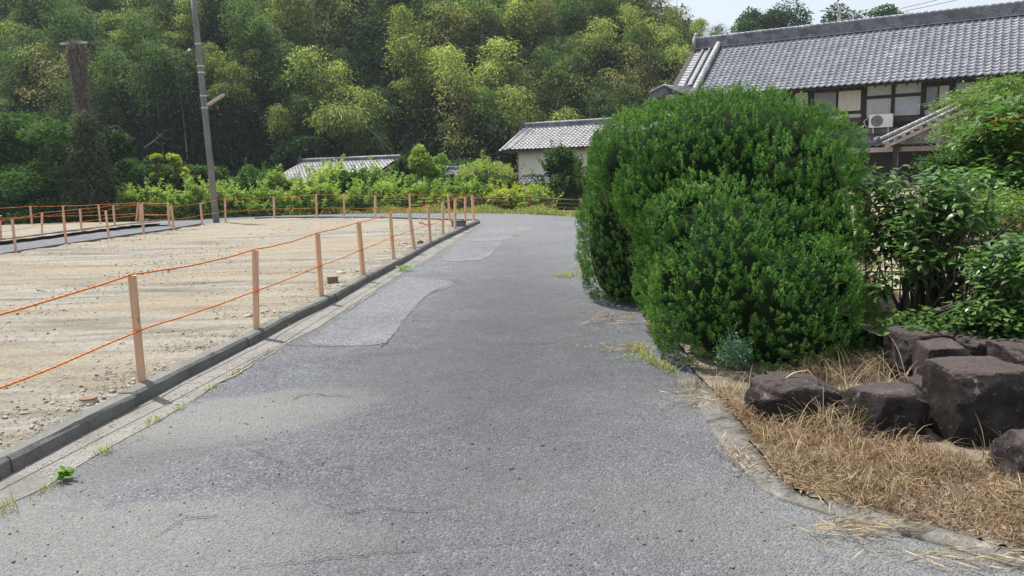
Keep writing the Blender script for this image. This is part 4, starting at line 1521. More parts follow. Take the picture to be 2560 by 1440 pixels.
# ------------------------------------------------------------------ grass and weeds
def blades(name, pts, length, width, m, lean=.4, seed=1, tintmu=.5, curve=.5, up=1.0, segs=3, parent=None, dirs=None, **kw):
    """curved grass blades: ribbons of `segs` quads"""
    r = np.random.default_rng(seed)
    P = np.asarray(pts, float)
    n = len(P)
    Ln = np.broadcast_to(length, (n,)) * r.uniform(.6, 1.3, n)
    a_ = r.uniform(0, 2 * math.pi, n)
    hd = np.stack([np.cos(a_), np.sin(a_), 0 * a_], 1) if dirs is None else unit(dirs)
    sd = np.stack([-hd[:, 1], hd[:, 0], 0 * a_], 1)
    le = lean * r.uniform(.2, 1.6, n)
    rows = []
    p = P.copy()
    th = np.clip(le * .5, 0, 1.4)
    for s_ in range(segs + 1):
        w = np.broadcast_to(width, (n,)) * (1 - s_ / (segs + .25)) / 2
        rows.append(p - sd * w[:, None]); rows.append(p + sd * w[:, None])
        step = Ln / segs
        p = p + (hd * np.sin(th)[:, None] + np.array([0, 0, 1.]) * (np.cos(th) * up)[:, None]) * step[:, None]
        th = th + curve * r.uniform(.4, 1.5, n) * 1.0
    Vv = np.stack(rows, 1)
    k = Vv.shape[1]
    base = (np.arange(n) * k)[:, None]
    Q = np.concatenate([base + np.array([[2 * s_, 2 * s_ + 1, 2 * s_ + 3, 2 * s_ + 2]]) for s_ in range(segs)], 0)
    tint = np.clip(r.normal(tintmu, .22, n), 0, 1)
    tint = np.tile(tint, segs)
    me = np_mesh(name, Vv.reshape(-1, 3), Q, tint, m)
    return tag(linkobj(name, me, parent), **kw)


# weeds between the road and the rail
r = np.random.default_rng(60)
pts = []
edge_line = resample(far_edge, .25)
for p in edge_line:
    if p.x > 6 or p.x < -13: continue
    for _ in range(38):
        q = p + Vector((r.uniform(-.3, .3), r.uniform(.05, 2.6), 0))
        pts.append((q.x, q.y, -.1 - max(0, q.y - p.y - 1.2) * .25))
pts = np.array(pts)
blades('roadside_weeds', pts, .30, .018, M_straw, .5, 61, .5, kind='stuff')
n = 16000
i_ = r.integers(0, len(pts), n)
pos = pts[i_] + np.stack([r.uniform(-.2, .2, n), r.uniform(-.2, .2, n), r.uniform(.02, .26, n) * (.5 + .8 * np.sin(pts[i_, 0] * 1.7) ** 2)], 1)
tag(linkobj('roadside_weed_leaves', leaves_mesh('roadside_weed_leaves', pos, r.normal(size=(n, 3)) + np.array([0, 0, .6]), .10, .035, np.clip(r.normal(.45, .25, n), 0, 1), M_weed)), kind='stuff')

# guard rail of rusty pipes
gr = [G(x, y) for x, y in [(1600, 535), (1450, 529), (1325, 525), (1190, 524), (1062, 524), (920, 525), (792, 528), (660, 532), (540, 536), (385, 541), (250, 545)]]
gr = [Vector((p.x, p.y * .985, 0)) for p in gr]
root = empty('guard_rail', gr[2], label='low three-pipe rusty brown guard rail along the outer edge of the road bend', cat='guard rail')


def grz(i):  # top height follows the photograph: nearly level
    tops = [(1600, 500), (1450, 497), (1325, 489.5), (1190, 493), (1062, 495), (920, 498), (792, 500), (660, 503), (540, 508), (385, 513), (250, 516)]
    return at(tops[i][0], tops[i][1], gr[i].y).z


for i in range(len(gr) - 1):
    for k in range(3):
        a = Vector((gr[i].x, gr[i].y, grz(i) - .05 - .135 * k)); b = Vector((gr[i + 1].x, gr[i + 1].y, grz(i + 1) - .05 - .135 * k))
        mb = MB()
        mb.tube([a, a.lerp(b, .5) + Vector((0, 0, -.006)), b], .021, 8)
        mb.build('rail', [M_rust], root, True)
for i in range(len(gr)):
    mb = MB()
    mb.tube([Vector((gr[i].x, gr[i].y + .06, -.6)), Vector((gr[i].x, gr[i].y + .06, grz(i)))], .052, 10)
    mb.build('post', [M_rust], root, True)

# ------------------------------------------------------------------ tiled buildings
D = Vector((.85, -.527, 0)).normalized()
NR = Vector((-.527, -.85, 0)).normalized()
UP = Vector((0, 0, 1))
TW, TL = .265, .235
_prof = [(0, .056), (.09, .036), (.26, .012), (.5, .0), (.74, .012), (.88, .040), (.95, .062), (1, .056)]


def tile_template():
    V_, F_ = [], []
    for row_, (y, dz) in enumerate([(0, .004), (0, .040), (TL + .03, .002)]):
        for x, z in _prof:
            V_.append((x * TW, y, z + dz))
    k = len(_prof)
    for row_ in range(2):
        for i in range(k - 1):
            a_ = row_ * k + i
            F_.append((a_, a_ + 1, a_ + 1 + k, a_ + k))
    return np.array(V_), np.array(F_)


TV, TF = tile_template()


class Roof:
    """a tiled slope: eave-left corner e, run outward->inward, rise"""
    def __init__(s, e, length, run, rise, mtile, sgn=1):
        s.e = Vector(e); s.len = length
        s.up = (-NR * run + UP * rise)
        s.slope = s.up.length
        s.up.normalize()
        s.nor = D.cross(s.up).normalized()
        if s.nor.z < 0: s.nor = -s.nor
        s.mt = mtile
        s.rows = int(s.slope / TL)
        s.cols = int(length / TW)
        s.cells = [(i, j) for j in range(s.rows) for i in range(s.cols)]

    def origin(s, i, j, jit=0):
        return s.e + D * (i * TW) + s.up * (j * TL) + s.nor * .03

    def pt(s, a, b, c=0):
        return s.e + D * a + s.up * b + s.nor * c


def lay_tiles(root, roofs, nsingle, hide=lambda px, py: False):
    """the `nsingle` tiles that show largest are parts of their own, the rest one part per roof"""
    cand = []
    for ri, R_ in enumerate(roofs):
        for (i, j) in R_.cells:
            o = R_.origin(i, j)
            px, py, dd = proj(o)
            if 0 < px < 2560 and 0 < py < 1440 and not hide(px, py):
                cand.append((dd, ri, i, j))
    cand.sort()
    singles = {(c[1], c[2], c[3]) for c in cand[:nsingle]}
    for ri, R_ in enumerate(roofs):
        B = np.array([D[:], R_.up[:], R_.nor[:]])  # rows
        W_ = TV @ B
        me = np_mesh('tile', W_, TF, None, R_.mt, False)
        rest = []
        for (i, j) in R_.cells:
            o = R_.origin(i, j)
            jit = Vector((rnd.uniform(-.004, .004), rnd.uniform(-.004, .004), rnd.uniform(-.003, .004)))
            if (ri, i, j) in singles:
                t = bpy.data.objects.new('tile', me)
                COL.objects.link(t)
                t.parent = root
                t.location = o + jit - root.location
            else:
                rest.append(np.array(o + jit))
        if rest:
            O = np.array(rest)
            V_ = (W_[None, :, :] + O[:, None, :]).reshape(-1, 3)
            Q_ = (TF[None, :, :] + (np.arange(len(O)) * len(TV))[:, None, None]).reshape(-1, 4)
            tag(linkobj('tile_field', np_mesh('tile_field', V_, Q_, None, R_.mt), root), kind='stuff')


def ridge_stack(root, a, b, h, w, courses, mdark, mtop, capr=.075, pitch=.27, stuff=True):
    """noshi courses with a light band and round capping tiles"""
    t = (b - a).normalized()
    side = Vector((-t.y, t.x, 0))
    mb = MB()
    for k in range(courses):
        ww = w * (1 - .35 * k / courses) / 2
        z0 = h * k / courses
        # each course broken into separate tiles
        L_ = (b - a).length
        x = -rnd.uniform(0, .3)
        while x < L_:
            x0 = max(0, x + .004); x1 = min(L_, x + .30)
            if x1 > x0 + .02:
                o = a + t * x0 - side * (ww + rnd.uniform(-.004, .004)) + UP * (z0 + .006)
                mb.frame_box(o, t * (x1 - x0), side * 2 * ww, UP * (h / courses - .008 - rnd.uniform(0, .006)), 0)
            x += .304
    mb.build('ridge_courses', [mdark], root, kind='stuff')
    mb = MB()
    mb.frame_box(a - side * (w / 2 + .03) + UP * .01 - t * .01, (b - a), side * (w + .06), UP * .035)
    mb.build('ridge_band', [mtop], root)
    n = int((b - a).length / pitch)
    cm = MB()
    cm.tube([Vector((0, 0, 0)), t * pitch * .8], capr, 8)
    cm.tube([t * pitch * .8, t * pitch], capr * 1.22, 8)
    me = cm.mesh('ridge_cap', [mtop], True)
    for k in range(n):
        o = bpy.data.objects.new('ridge_cap', me)
        COL.objects.link(o)
        o.parent = root
        o.location = a + t * (k * pitch) + UP * (h + capr * .35) - root.location


def Hs(px, py, o, P0):
    r = ray(px, py)
    A = P0 + NR * o
    t = NR.dot(A - CAM) / NR.dot(r)
    p = CAM + r * t
    return (p - P0).dot(D), p.z


# ---- main house
P0 = Vector((15, 31.7, 0))
EZ = 4.34
house = empty('main_house', P0, label='large old Japanese house with long silvery tiled roof and white plaster panels', cat='house')


def HP(s, o, z): return P0 + D * s + NR * o + UP * z


sL = Hs(1790, 150, -2.5, P0)[0]
SR = 8.0
runM, riseM = 3.7, 2.52
main = Roof(HP(sL, 0, EZ), SR - sL, runM, riseM, M_tile)
LZ = 1.86
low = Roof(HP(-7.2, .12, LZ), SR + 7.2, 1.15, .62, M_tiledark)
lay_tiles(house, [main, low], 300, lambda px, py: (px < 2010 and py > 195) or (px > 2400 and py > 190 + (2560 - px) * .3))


def slab(R_, over, thick, name, m, root, s0=0, s1=None, c=-.01):
    s1 = R_.len if s1 is None else s1
    mb = MB()
    mb.frame_box(R_.pt(s0, over, c - thick), D * (s1 - s0), R_.up * (R_.slope - over), R_.nor * thick)
    return mb.build(name, [m], root)


slab(main, .03, .09, 'roof_boards', M_dwood, house, -1.6)
slab(low, .03, .06, 'roof_boards', M_dwood, house)
# back slope
mb = MB()
rb0 = HP(sL - 1.6, -runM, EZ + riseM)
mb.frame_box(rb0 - UP * .1, D * (SR - sL + 1.6), (NR * -4.6 - UP * 3.0), UP * .1)
mb.build('roof_back', [M_tiledark], house)
# ridge
ridge_l = HP(Hs(1742, 110, -runM, P0)[0], -runM, EZ + riseM + .03)
ridge_stack(house, ridge_l, HP(SR, -runM, EZ + riseM + .03), .50, .36, 7, M_ridge, M_tile, .07)
# ridge end ornament
mb = MB()
mb.frame_box(ridge_l - D * .10 - NR * -.26 - NR * .0, D * .10, -NR * .52, UP * .62)
mb.frame_box(ridge_l - D * .16 + NR * .18 + UP * .02, D * .06, -NR * .36, UP * .5)
mb.tube([ridge_l - D * .05 + NR * .22 + UP * .62, ridge_l - D * .05 + UP * .72, ridge_l - D * .05 - NR * .22 + UP * .62], [.05, .09, .05], 8)
mb.build('ridge_end_tile', [M_tile], house, True)


# columns left of the main field: verge with rolls
def roll(root, a, b, rad, m, pitch=.25, name='roll_tile'):
    t = (b - a).normalized()
    n = int((b - a).length / pitch)
    mb = MB()
    mb.tube([Vector((0, 0, 0)), t * pitch * .85], rad, 8)
    mb.tube([t * pitch * .85, t * pitch], rad * 1.12, 8)
    me = mb.mesh(name, [m], True)
    for k in range(n):
        o = bpy.data.objects.new(name, me)
        COL.objects.link(o)
        o.parent = root
        o.location = a + t * (k * pitch) - root.location


# descending ridge (thick) and two thinner rolls on the verge strip
roll(house, main.pt(-.22, .0, .22), main.pt(-.22, main.slope + .08, .22), .125, M_tile2, .25, 'descending_ridge_tile')
mb = MB()
mb.frame_box(main.pt(-.34, 0, 0), D * .26, main.up * main.slope, main.nor * .2)
mb.build('descending_ridge_base', [M_ridge], house)
roll(house, main.pt(-.62, .9, .09), main.pt(-.62, main.slope - .05, .09), .062, M_tile, .25)
roll(house, main.pt(-.95, .75, .09), main.pt(-.95, main.slope - .1, .09), .062, M_tile, .25)
mb = MB()
k = 0
x = .6
while x < main.slope - .1:
    mb.frame_box(main.pt(-1.28, x, .0), D * .30, main.up * .16, main.nor * .055)
    mb.frame_box(main.pt(-.88, x, .0), D * .22, main.up * .20, main.nor * .035)
    mb.frame_box(main.pt(-.56, x, .0), D * .18, main.up * .20, main.nor * .035)
    x += TL
mb.build('verge_tiles', [M_tile], house, kind='stuff')
# lower hip ridge running down to the left, with its skirt roof
h0 = main.pt(-.45, 1.0, .05)
h1 = at(1660, 214, 37.0); h2 = at(1625, 236, 38.0)
pts = [h0, h0.lerp(h1, .5) - UP * .14, h1, h2 + UP * .08]
mb = MB()
mb.tube(pts, [.08, .08, .075, .07], 8)
mb.build('hip_ridge', [M_ridge], house, True)
mb = MB()
mb.V = [h0, h1, h2, HP(sL - .3, 0, EZ), h0 - UP * .5, h1 - UP * .4, h2 - UP * .3, HP(sL - .3, 0, EZ - .1)]
mb.F = [(0, 1, 2, 3), (0, 3, 2, 1), (4, 5, 1, 0), (5, 6, 2, 1)]
mb.M = [0] * 4
mb.build('skirt_roof', [M_tiledark], house)

# wall
WO = -.95
wl = MB()
wl.frame_box(HP(sL + .2, WO - .25, 0.2), D * (SR - sL - .2), NR * .2, UP * (EZ - .1))
wl.build('wall', [M_dwood], house)
sw = MB()
sw.frame_box(HP(sL + .2, WO - .25, .2), D * .2, -NR * 5.5, UP * (EZ + .1))
sw.build('side_wall', [M_plaster], house)


def zpx(zx, zy): return 1980 + zx / 5.759, 180 + zy / 5.759


def wrect(x0, y0, x1, y1, o, th, m, name, parent=None, zoomed=True):
    if zoomed:
        (ax_, ay_), (bx_, by_) = zpx(x0, y0), zpx(x1, y1)
    else:
        ax_, ay_, bx_, by_ = x0, y0, x1, y1
    ym = (ay_ + by_) / 2; xm = (ax_ + bx_) / 2
    s0 = Hs(ax_, ym, o, P0)[0]; s1 = Hs(bx_, ym, o, P0)[0]
    z1 = Hs(xm, ay_, o, P0)[1]; z0 = Hs(xm, by_, o, P0)[1]
    mb_ = MB()
    mb_.frame_box(HP(s0, o - th, z0), D * (s1 - s0), NR * th, UP * (z1 - z0))
    ob = mb_.build(name, [m], house if parent is None else None)
    if parent is not None:
        ob.parent = parent
        if parent.type == 'EMPTY': pass
        ob.matrix_parent_inverse = (Matrix.Translation(parent.matrix_local.translation)).inverted() if False else Matrix.Identity(4)
    return ob, (s0, s1, z0, z1)


for rct in [(1075, 185, 1432, 345), (1066, 378, 1426, 655), (1482, 160, 1862, 320), (1474, 350, 1850, 622), (540, 612, 1015, 672), (1900, 542, 2300, 604), (2350, 150, 2720, 290), (2350, 310, 2720, 560), (40, 300, 230, 640)]:
    wrect(*rct, WO - .02, .04, M_plaster, 'plaster_panel')
for rct in [(1000, 190, 1072, 740), (1428, 170, 1478, 640), (1852, 160, 1915, 620), (2270, 130, 2348, 600), (228, 250, 300, 700)]:
    wrect(*rct, WO + .04, .10, M_dwood, 'post')
for rct in [(1060, 338, 1440, 384), (1470, 306, 1860, 352), (230, 250, 1010, 285), (1900, 150, 2350, 200), (520, 662, 1080, 745), (1060, 640, 2350, 705), (2340, 284, 2720, 316)]:
    wrect(*rct, WO + .025, .09, M_bwood if rct[1] > 600 else M_dwood, 'beam')


def window(x0, y0, x1, y1, panes, label):
    fr, (s0, s1, z0, z1) = wrect(x0, y0, x1, y1, WO - .01, .05, M_dwood, 'window')
    fr['label'] = label
    for (a0, b0, a1, b1, mm) in panes:
        ob, _ = wrect(a0, b0, a1, b1, WO + .008, .012, mm, 'pane', parent=fr)
        ob.matrix_parent_inverse = Matrix.Translation(house.location) @ Matrix.Translation(-Vector(house.location)) @ Matrix.Identity(4)


window(285, 262, 1005, 612, [(318, 288, 630, 592, M_pane_dark), (668, 270, 988, 560, M_curtain)], 'dark framed window with a pale curtain in its right half')
window(1905, 185, 2275, 530, [(1935, 210, 2092, 500, M_pane_dark), (2122, 190, 2258, 478, M_curtain)], 'narrow dark framed window right of the plaster panels')
# rafters under the main eave
for k in range(34):
    s_ = -4.2 + k * .38
    mb = MB()
    o = main.pt(s_ - sL, .06, -.20)
    mb.frame_box(o, D * .06, main.up * 1.05, main.nor * .09)
    mb.build('rafter', [M_dwood], house)

# below the lower roof
mb = MB()
mb.frame_box(HP(-7.2, .07, LZ - .20), D * (SR + 7.2), NR * .03, UP * .19)
mb.build('fascia', [M_fascia], house)
mb = MB()
mb.frame_box(HP(-7.2, -.9, LZ + .58), D * (SR + 7.2), NR * .28, UP * .18)
mb.build('lower_roof_flashing', [M_ridge], house)
sx_, _ = Hs(2245, 378, .12, P0)
mb = MB()
mb.tube([HP(sx_, .10, LZ - .11), HP(sx_, .20, LZ - .11)], .10, 12)
mb.tube([HP(sx_, .15, LZ - .2), HP(sx_, .13, LZ - .7), HP(sx_, .1, .3)], .035, 8)
mb.build('rain_head', [M_tiledark], house, True)
for x0, y0, x1, y1, mm in [(2330, 408, 2402, 420, M_pane_dark), (2150, 384, 2160, 500, M_dwood), (2270, 384, 2280, 500, M_dwood), (2140, 440, 2400, 448, M_bwood), (2170, 452, 2262, 500, M_pane_dark), (2288, 452, 2390, 500, M_pane_dark)]:
    wrect(x0, y0, x1, y1, -.5, .05, mm, 'shutter' if mm is M_pane_dark else 'post', zoomed=False)
mb = MB()
mb.frame_box(HP(-7, -.62, .2), D * (SR + 7), NR * .05, UP * 1.5)
mb.build('lower_wall', [M_dwood], house)

# entrance gable at right
o_g = 1.25
sA, zA = Hs(2196, 352, o_g, P0)
sB, zB = Hs(2392, 262, o_g, P0)
gd = (HP(sB, o_g, zB) - HP(sA, o_g, zA))
apex_s = sB + .35
apex = HP(apex_s, o_g, zB + (zB - zA) / (sB - sA) * .35)
ra = HP(sA, o_g, zA)
roll(house, ra + UP * .05, apex + UP * .05, .055, M_tile2, .26, 'rake_tile')
roll(house, ra - UP * .10 + NR * .05 + D * .15, apex - UP * .10 + NR * .05, .05, M_tile2, .26, 'rake_tile')
mb = MB()
g_ = (apex - ra)
mb.frame_box(ra - UP * .10, g_, -NR * .2, UP * .13)
mb.build('rake_base', [M_ridge], house)
capm = MB()
capm.tube([Vector((0, 0, 0)), NR * .09], .078, 12)
cme = capm.mesh('round_end_tile', [M_tile], False)
gt = g_.normalized()
for k in range(8):
    o = bpy.data.objects.new('round_end_tile', cme)
    COL.objects.link(o); o.parent = house
    o.location = ra + gt * (.35 + k * .31) - UP * .235 + NR * .04 - house.location
mb = MB()
mb.frame_box(ra + gt * .25 - UP * .42 + NR * .0, g_ - gt * .25, -NR * .06, UP * .13)
mb.build('bargeboard', [M_fascia], house)
# demon tile at lower end
mb = MB()
mb.tube([ra - D * .02 + NR * .06, ra - D * .12 + NR * .10 - UP * .02], [.13, .15], 10)
mb.tube([ra + D * .04 + UP * .12, ra - D * .10 + UP * .10], .06, 8)
mb.build('rake_end_tile', [M_tiledark], house, True)
# its roof slopes (left visible, right mirrored)
mb = MB()
rt = (HP(2 * apex_s - sA, o_g, zA))
mb.V = [ra, apex, apex - NR * 2.4, ra - NR * 2.4, rt, rt - NR * 2.4]
mb.F = [(0, 1, 2, 3), (1, 4, 5, 2), (3, 2, 1, 0), (2, 5, 4, 1)]
mb.M = [0] * 4
mb.build('porch_roof', [M_tiledark], house)
mb = MB()
mb.V = [ra - UP * .15 - NR * .3, apex - UP * .2 - NR * .3, rt - UP * .15 - NR * .3]
mb.F = [(0, 2, 1)]
mb.M = [0]
mb.build('porch_gable', [M_tiledark], house)
for s_ in (sA + .5, 2 * apex_s - sA - .5):
    mb = MB()
    mb.frame_box(HP(s_, o_g - .4, .2), D * .14, NR * .14, UP * (zA - .3))
    mb.build('porch_post', [M_dwood], house)

# air conditioner outdoor unit, resting on the lower roof
s0, z1 = Hs(2173, 287, -.42, P0)
s1, z0 = Hs(2231, 317, -.42, P0)
acb = HP((s0 + s1) / 2, -.42, z0)
ac = empty('air_conditioner_unit', acb, label='white air conditioner outdoor unit with round fan grille on the lower roof', cat='air conditioner')
mb = MB()
mb.frame_box(HP(s0, -.72, z0), D * (s1 - s0), NR * .3, UP * (z1 - z0))
mb.build('casing', [M_white], ac)
fc = HP(s0 + (s1 - s0) * .34, -.415, (z0 + z1) / 2)
fr_ = (z1 - z0) * .43
mb = MB()
mb.tube([fc, fc + NR * .012], fr_, 28)
mb.build('fan_grille', [M_dark], ac)
mb = MB()
for k in range(5):
    rr = fr_ * (.2 + .18 * k)
    loop = [fc + NR * .018 + D * math.cos(a_) * rr + UP * math.sin(a_) * rr for a_ in np.linspace(0, 2 * math.pi, 25)]
    mb.tube(loop, .005, 4, 0, False)
mb.build('grille_ring', [M_metal], ac)
for s_ in (s0 + .14, s1 - .18):
    mb = MB()
    mb.frame_box(HP(s_, -.5, z0 - .22), D * .05, NR * .05, UP * .22)
    mb.build('leg', [noisy('rusty_cream_bracket', (.55, .42, .26), (.66, .55, .38), 9)], ac)
mb = MB()
mb.frame_box(HP(s0 - .05, -.5, z0 - .25), D * (s1 - s0 + .1), NR * .06, UP * .03)
mb.build('base_rail', [M_rust], ac)
mb = MB()
mb.tube([HP(s0, -.5, z1 - .12), HP(s0 - .12, -.45, z1 - .18), HP(s0 - .2, -.45, (z0 + z1) / 2), HP(s0 - .12, -.45, z0 + .06), HP(s0, -.5, z0 + .05)], .018, 8)
mb.build('hose', [M_metal], ac, True)

# ---- storehouses
def storehouse(name, label, Pe, length, run, rise, mt, nsingle, wall_m, hide, verge=True, wall_in=.6, wall_h=3.0, ridge_h=.28):
    root = empty(name, Pe, label=label, cat='storehouse')
    R_ = Roof(Pe, length, run, rise, mt)
    lay_tiles(root, [R_], nsingle, hide)
    slab(R_, .03, .08, 'roof_boards', M_dwood, root, -.3)
    a = R_.pt(0, R_.slope, .0); b = R_.pt(length, R_.slope, .0)
    mb = MB()
    mb.frame_box(a - UP * .08 - D * .3, D * (length + .6), -NR * run - UP * rise, UP * .08)
    mb.build('roof_back', [M_tiledark], root)
    ridge_stack(root, a - D * (.1 if verge else 0), b, ridge_h, .28, 4, M_ridge, mt, .06)
    if verge:
        roll(root, R_.pt(-.06, .0, .08), R_.pt(-.06, R_.slope, .08), .07, mt, .25)
        roll(root, R_.pt(.42, .0, .10), R_.pt(.42, R_.slope, .10), .07, mt, .25)
    mb = MB()
    for k in range(R_.rows):
        mb.frame_box(R_.pt(-.30, k * TL, -.02), D * .24, R_.up * (TL - .04), R_.nor * .05)
    mb.build('verge_tiles', [mt], root, kind='stuff')
    mb = MB()
    e2 = a - D * .2
    mb.frame_box(e2 - D * .05 + NR * .2 + UP * .0, D * .08, -NR * .4, UP * (ridge_h + .10))
    mb.tube([e2 + UP * (ridge_h + .08), e2 - D * .08 + UP * (ridge_h + .32)], [.05, .015], 6)
    mb.build('ridge_end_tile', [M_tiledark], root)
    mb = MB()
    mb.frame_box(Pe + D * wall_in - NR * .6 - UP * wall_h, D * (length - wall_in * 2), -NR * (2 * run - 1.2), UP * (wall_h + .02))
    # gable
    c0 = Pe + D * wall_in - NR * .6
    gz = rise * (run - .6) / run
    n0 = len(mb.V)
    mb.V += [c0, c0 - NR * (run - .6) + UP * gz, c0 - NR * (2 * run - 1.2), c0 + D * (length - wall_in * 2), c0 + D * (length - wall_in * 2) - NR * (run - .6) + UP * gz, c0 + D * (length - wall_in * 2) - NR * (2 * run - 1.2)]
    mb.F += [(n0, n0 + 2, n0 + 1), (n0 + 3, n0 + 4, n0 + 5)]; mb.M += [0, 0]
    mb.build('wall', [wall_m], root)
    mb = MB()
    mb.frame_box(Pe - NR * .05 - UP * .12, D * length, NR * .04, UP * .10)
    mb.build('gutter', [M_bwood], root)
    mb = MB()
    mb.tube([Pe + D * (wall_in + .03) - NR * .1 - UP * .1, Pe + D * (wall_in - .02) - NR * .52 - UP * .35, Pe + D * (wall_in - .02) - NR * .52 - UP * wall_h], .045, 8)
    mb.build('downpipe', [M_bwood], root, True)
    return root, R_


Pk = at(1258, 377, 45)
zr = Hs(1300, 309, -2.7, Pk)[1]
kura, Rk = storehouse('storehouse', 'white-walled storehouse with tiled roof at right, beside the juniper', Pk, 9.5, 2.7, zr - Pk.z - .34, M_tile2, 300, M_cream, lambda px, py: px > 1530)
# lean-to roof of the right storehouse
Pl = at(1292, 462, 43.6)
Rl = Roof(Pl, 3.2, .9, .50, M_tiledark)
mbr = MB()
O = np.array([np.array(Rl.origin(i, j)) for (i, j) in Rl.cells])
B = np.array([D[:], Rl.up[:], Rl.nor[:]])
W_ = TV @ B
V_ = (W_[None] + O[:, None, :]).reshape(-1, 3)
Q_ = (TF[None] + (np.arange(len(O)) * len(TV))[:, None, None]).reshape(-1, 4)
tag(linkobj('lean_to_tiles', np_mesh('lean_to_tiles', V_, Q_, None, M_tiledark), kura), kind='stuff')
slab(Rl, 0, .06, 'lean_to_boards', M_dwood, kura)

Pq = at(668, 462, 45.5)
zr = Hs(735, 400, -2.9, Pq)[1]
store2, R2 = storehouse('storehouse', 'low storehouse with long tiled roof at left, half hidden by shrubs', Pq, 7.6, 2.9, zr - Pq.z - .22, M_tile2, 300, M_cream, lambda px, py: py > 462, verge=False, wall_in=.25, ridge_h=.2)

# small gate roof between
Pg = at(1112, 440, 40)
gate = empty('small_gate', Pg, label='small tiled gate roof with a round end ornament between the two storehouses', cat='gate')
Rg = Roof(Pg, 1.9, .5, .26, M_tiledark)
O = np.array([np.array(Rg.origin(i, j)) for (i, j) in Rg.cells])
B = np.array([D[:], Rg.up[:], Rg.nor[:]])
W_ = TV @ B
V_ = (W_[None] + O[:, None, :]).reshape(-1, 3)
Q_ = (TF[None] + (np.arange(len(O)) * len(TV))[:, None, None]).reshape(-1, 4)
tag(linkobj('tiles', np_mesh('tiles', V_, Q_, None, M_tiledark), gate), kind='stuff')
slab(Rg, 0, .05, 'roof_boards', M_dwood, gate)
ridge_stack(gate, Rg.pt(0, Rg.slope), Rg.pt(1.9, Rg.slope), .14, .2, 3, M_ridge, M_tiledark, .05)
mb = MB()
q = Rg.pt(-.05, Rg.slope, .1)
mb.tube([q + D * .05, q - D * .08], .16, 12)
mb.tube([q - UP * .18, q - D * .12 - UP * .22], [.10, .12], 8)
mb.build('ridge_end_tile', [M_tiledark], gate, True)
mb = MB()
mb.frame_box(Pg + D * .2 - NR * .5 - UP * 2.5, D * 1.5, -NR * .15, UP * 2.5)
mb.build('gate_wall', [M_dwood], gate)

# ---- distant pole and wires
b = at(2098, 120, 70); t = at(2099, 16, 70)
dp = empty('distant_utility_pole', (b.x, b.y, 0), label='pale grey distant utility pole with one side arm, above the big roof ridge', cat='utility pole')
mb = MB()
mb.tube([(b.x, b.y, .3), t], [.17, .15], 12)
mb.build('pole', [M_pole], dp, True)
mb = MB()
a1 = at(2050, 27, 70); a2 = at(2098, 30, 70)
mb.frame_box(a1 - Vector((0, .05, .04)), a2 - a1, Vector((0, .1, 0)), Vector((0, 0, .1)))
mb.build('crossarm', [M_metal], dp)
for i, (q0, q1, lab) in enumerate([((2250, 22), (2420, -22), 'upper thin power wire crossing the sky at top right'), ((2262, 28), (2470, -20), 'lower thin power wire crossing the sky at top right')]):
    mb = MB()
    mb.tube([at(*q0, 78), at((q0[0] + q1[0]) / 2, (q0[1] + q1[1]) / 2 + 2, 66), at(*q1, 55)], .022, 5, 0)
    mb.build('power_wire', [M_wire], None, label=lab, cat='wire')

